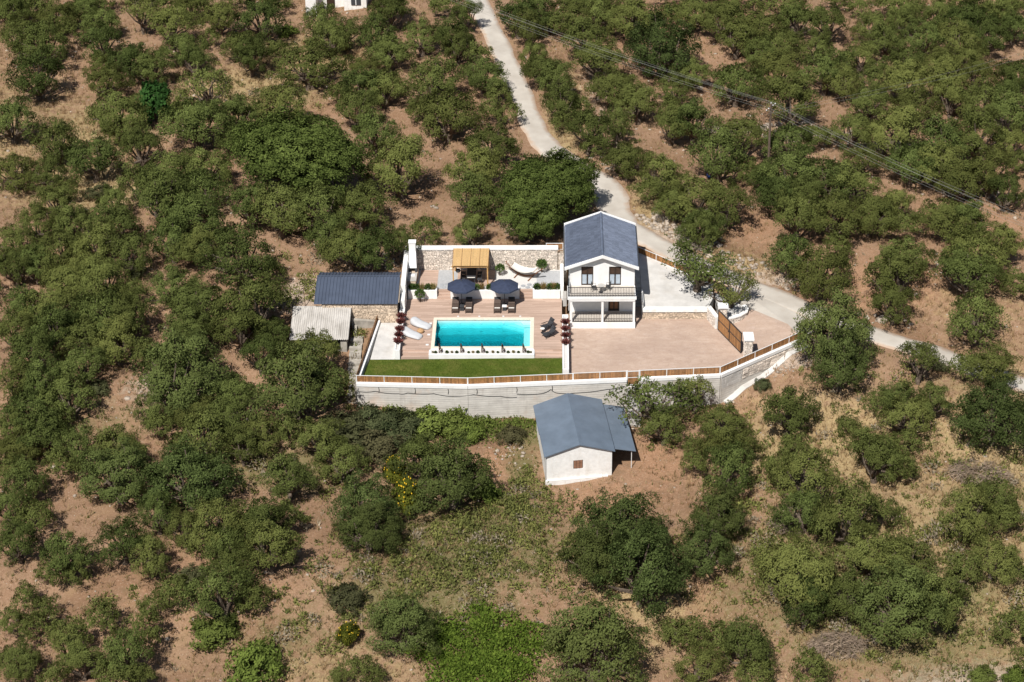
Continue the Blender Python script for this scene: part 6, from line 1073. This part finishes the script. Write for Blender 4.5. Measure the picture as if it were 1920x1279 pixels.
# lawn blades
n_ = 30000; x = R.uniform(-10.6, 7.4, n_); y = R.uniform(-8, -3.75, n_); m = in_poly(x, y, [(-10.65,-7.7),(-1.1,-8.12),(7.4,-7.4),(7.4,-3.78),(-10.25,-4.05)]); x, y = x[m], y[m]; n_ = len(x)
S = unit(np.stack([R.normal(size=n_), R.normal(size=n_), np.zeros(n_)], 1))*.02; P = np.stack([x, y, np.full(n_, -.402)], 1); V = np.stack([P-S, P+S, P+np.stack([R.normal(0, .03, n_), R.normal(0, .03, n_), R.uniform(.03, .07, n_)], 1)], 1)
LB = leafmat('lawn_blades', (.042, .072, .009), (.115, .145, .025)); kind(tag(link('lawn_grass', np_mesh('lawn_grass', V.reshape(-1, 3), np.arange(n_*3).reshape(-1, 3), LB, np.repeat(R.random(n_), 3))), 'short mown grass blades of the lawn', 'grass'), 'stuff')
# stones
ICO = np.array([(0,0,1),(.89,0,.45),(.28,.85,.45),(-.72,.53,.45),(-.72,-.53,.45),(.28,-.85,.45),(.72,.53,-.45),(-.28,.85,-.45),(-.89,0,-.45),(-.28,-.85,-.45),(.72,-.53,-.45),(0,0,-1)])
ICF = np.array([(0,1,2),(0,2,3),(0,3,4),(0,4,5),(0,5,1),(1,6,2),(2,7,3),(3,8,4),(4,9,5),(5,10,1),(6,7,2),(7,8,3),(8,9,4),(9,10,5),(10,6,1),(11,7,6),(11,8,7),(11,9,8),(11,10,9),(11,6,10)])
def stones(name, x, y, z, s, lab):
    n = len(x); V = ICO[None]*(1+R.normal(0, .18, (n, 12, 1)))*s[:, None, None]*np.stack([R.uniform(.8, 1.5, n), R.uniform(.8, 1.4, n), R.uniform(.45, .85, n)], 1)[:, None]; a = R.uniform(0, 6.28, n); c, q = np.cos(a)[:, None], np.sin(a)[:, None]; V = np.stack([V[..., 0]*c-V[..., 1]*q, V[..., 0]*q+V[..., 1]*c, V[..., 2]], 2)+np.stack([x, y, z], 1)[:, None]
    F = (ICF[None]+np.arange(n)[:, None, None]*12).reshape(-1, 3); kind(tag(link(name, np_mesh(name, V.reshape(-1, 3), F, ROCK, np.repeat(R.random(n), 12))), lab, 'stones'), 'stuff')
x, y, z = scatter(30000, lambda x, y: .10+.5*blob(x, y, Z_PALE)); stones('field_stones', x, y, z, R.gamma(2, .035, len(x))+.03, 'small pale stones strewn over the soil')
L = [(17,19.5,2.5,2.2,260,.22),(20.3,16.2,2.6,1.6,220,.25),(24.2,12.2,3,1.2,170,.2),(28.5,9.0,2.6,.9,110,.18),(35.5,3.5,3,.8,40,.2),(27.5,-3.8,2.5,.5,70,.12),(28,42,4,.8,110,.25),(35.5,39.7,5,.8,120,.25),(43,36.7,4,.8,100,.25),(-29,-7,2.2,2,90,.18),(-23,-10.5,1.6,1.2,60,.25),(3,-13.5,1.3,1.8,45,.12),(12,30,1.5,4,60,.16),(9,14.5,5,1,80,.14),(-10,12,3,1,50,.2),(51,27,4,1,60,.25),(46,12,3,3,60,.14)]
xs = np.concatenate([R.normal(a, c/1.6, n) for a, b, c, d, n, s in L]); ys = np.concatenate([R.normal(b, d/1.6, n) for a, b, c, d, n, s in L]); ss = np.concatenate([R.uniform(.35, 1.25, n)*s for a, b, c, d, n, s in L]); dd, _, _ = road_near(xs, ys); m = (dd > 1.9) & ~in_poly(xs, ys, PLOT); xs, ys, ss = xs[m], ys[m], ss[m]; stones('rubble', xs, ys, terr(xs, ys, False)+ss*.2, ss, 'heaps of pale rubble along the road bank and terraces')
def boulder(x, y, s, lab):
    z = float(terr(x, y, False)); V = ICO*(1+R.normal(0, .14, (12, 1)))*np.array(s); o = link('boulder', np_mesh('boulder', V, ICF, ROCK, R.random(12)), None, (x, y, z+s[2]*.4)); md = o.modifiers.new('sub', 'SUBSURF'); md.levels = 1; md.render_levels = 1; md.subdivision_type = 'SIMPLE'; dp = o.modifiers.new('rough', 'DISPLACE'); tx = bpy.data.textures.new('boulder_noise', 'CLOUDS'); tx.noise_scale = .5; dp.texture = tx; dp.strength = .25; tag(o, lab, 'boulder', 'boulders by the road')
boulder(20.7, 15.6, (.85,.6,.5), 'big pale boulder on the bank above the roadside fence'); boulder(37.8, 3.4, (.75,.6,.45), 'grey boulder beside the road far right of the gate'); boulder(33.8, 4.6, (.35,.3,.25), 'small grey boulder beside the road right of the gate')
# vine patch
n_ = 30000; a = R.uniform(0, 6.28, n_); r = R.random(n_)**.55*1.25; x = 1.0+r*np.cos(a)*(4.7+.9*np.sin(a*3)+.5*np.sin(a*7)); y = -40.2+r*np.sin(a)*(4.3+.5*np.sin(a*5)); hm_ = .5+.5*np.sin(x*1.3+np.sin(y*1.1)*1.5)*np.sin(y*1.5+np.sin(x*.9)); z = terr(x, y, False)+.08+(.25+.8*np.sqrt(np.maximum(0, 1-(r/1.2)**2)))*R.uniform(.6, 1.05, n_)*(.45+.75*hm_)
keep = R.random(n_) < np.clip(1.6-r*1.1, .12, 1)*(.45+.55*hm_); x, y, z = x[keep], y[keep], z[keep]; n_ = len(x)
kind(tag(link('vine_patch', leaves('vine_patch', np.stack([x, y, z], 1), unit(R.normal(size=(n_, 3))*.7+np.array((0, 0, .5))), R.uniform(.14, .34, n_), R.uniform(.10, .24, n_), np.clip(R.normal(.5, .25, n_), 0, 1), VINE, R)), 'bright green vine thicket at the bottom edge', 'vines'), 'stuff')
n_ = 9000; x = R.uniform(-9, 5.5, n_); t_ = R.random(n_); y = np.interp(x, [p[0] for p in PW], [p[1] for p in PW])-.3-R.gamma(2, .7, n_); keep = R.random(n_) < np.clip(1.1-np.abs(x+2)/9, .2, 1); x, y = x[keep], y[keep]; n_ = len(x); hgt = np.interp(x, [-9,-5,-1.5,0,1,6], [.5,.9,1.7,1.1,.4,.25]); z = terr(x, y, False)+hgt*R.uniform(.1, 1, n_)*np.clip(1.6+(-8.3-y)*-.25, .25, 1)*(.7+.3*np.sin(x*2.2))
kind(tag(link('wall_creeper', leaves('wall_creeper', np.stack([x, y, z], 1), unit(R.normal(size=(n_, 3))*.8+np.array((0, 0, .4))), R.uniform(.16, .32, n_), R.uniform(.10, .2, n_), np.clip(R.normal(.5, .22, n_), 0, 1), BUSH, R)), 'green creeper growing at the foot of the retaining wall', 'creeper'), 'stuff')
# brush piles: heaps of cut branches
for i, (x, y, rx, ry, lab) in enumerate(((43.3,-18.3,2.6,1.9,'large grey heap of cut branches near the right edge'),(28.8,-39.3,2.2,1.5,'grey heap of cut branches near the bottom right'),(26.5,-25.5,1.8,1.3,'purple-grey brush heap between olives, lower right'),(30.5,-33.5,1.6,1.2,'small brush heap beside the dense lower right olives'))):
    z = float(terr(x, y)); mb = MB(); rr = random.Random(i)
    for _ in range(420):
        a = rr.uniform(0, 6.28); q = math.sqrt(rr.random()); cx, cy = x+q*rx*math.cos(a), y+q*ry*math.sin(a); cz = z+.75*(1-q*q)*rr.random()+.05; b = rr.uniform(0, 3.14); l = rr.uniform(.3, .8); dz_ = rr.uniform(-.12, .16)
        mb.tube([(cx-l*math.cos(b), cy-l*math.sin(b), cz-dz_), (cx, cy, cz+.06), (cx+l*math.cos(b), cy+l*math.sin(b), cz+dz_)], [.022,.02,.008], 3, rr.random(), False)
    o = mb.build('brush_heap', DEADW); tag(o, lab, 'brush heap', 'heaps of cut branches')
# low scrub on the slope below the shed
L = [(-2,-27,8,6,170),(-6,-33,7,4,100),(4,-30,5,6,100),(3.5,-21,2.5,3,70),(-15,-17,7,3,40),(24,-30,6,6,50),(34,-37,10,4,60),(-12,-38,6,4,40),(42,-25,8,6,40),(20,-12,5,4,25),(-30,50,10,8,40),(-8,-11,3,1.2,25),(45,-38,8,4,40),(34,-8,6,4,30),(-25,-33,8,6,30),(14,30,1,10,30),(-11.9,-3,.5,5,22),(-13,-6,1.5,3,30),(-18,8,2,4,20),(30,-16,5,4,60),(38,-28,6,6,70),(23,-22,3,5,50),(44,-16,6,4,50)]
for nm, mt, pick, lab in (('green_scrub', SCRUBG, 0, 'low green-grey scrub on the weedy slope'), ('yellow_scrub', WEED, 1, 'low yellowish scrub on the weedy slope'), ('grey_scrub', THIST, 2, 'low dry grey scrub on the weedy slope')):
    Ps = []; Ns = []
    for a, b, c, d, n in L:
        for _ in range(n):
            if R.random() > (.5, .42, .12)[pick]: continue
            x, y = R.normal(a, c/1.5), R.normal(b, d/1.5)
            if in_poly(np.array(x), np.array(y), [(-11.6,-8.6),(-1.1,-9.0),(22.2,-7.2),(30.8,-.4),(29,2.5),(22.5,9.2),(15.4,15),(14,12.7),(-8,12.9)]) or in_poly(np.array(x), np.array(y), [(5.6,-18.6),(12,-17.6),(14.3,-16),(13.5,-8.6),(4.9,-9.4)]) or road_near(np.array(x), np.array(y))[0] < 2.2: continue
            r = R.gamma(2.2, .22)+.12; v = sphere_dirs(R, int(90*r), -.1); Ps.append(np.array((x, y, float(terr(x, y, False))))+v*np.array((r, r, r*.75))*R.uniform(.5, 1, (len(v), 1))); Ns.append(unit(v+R.normal(size=v.shape)*.4))
    P = np.concatenate(Ps); N = np.concatenate(Ns); n_ = len(P); kind(tag(link(nm, leaves(nm, P, unit(R.normal(size=(n_, 3))+np.array((0, 0, .8))), R.uniform(.18, .38, n_), R.uniform(.07, .16, n_), np.clip(R.normal(.5, .22, n_), 0, 1), mt, R, N)), lab, 'scrub'), 'stuff')
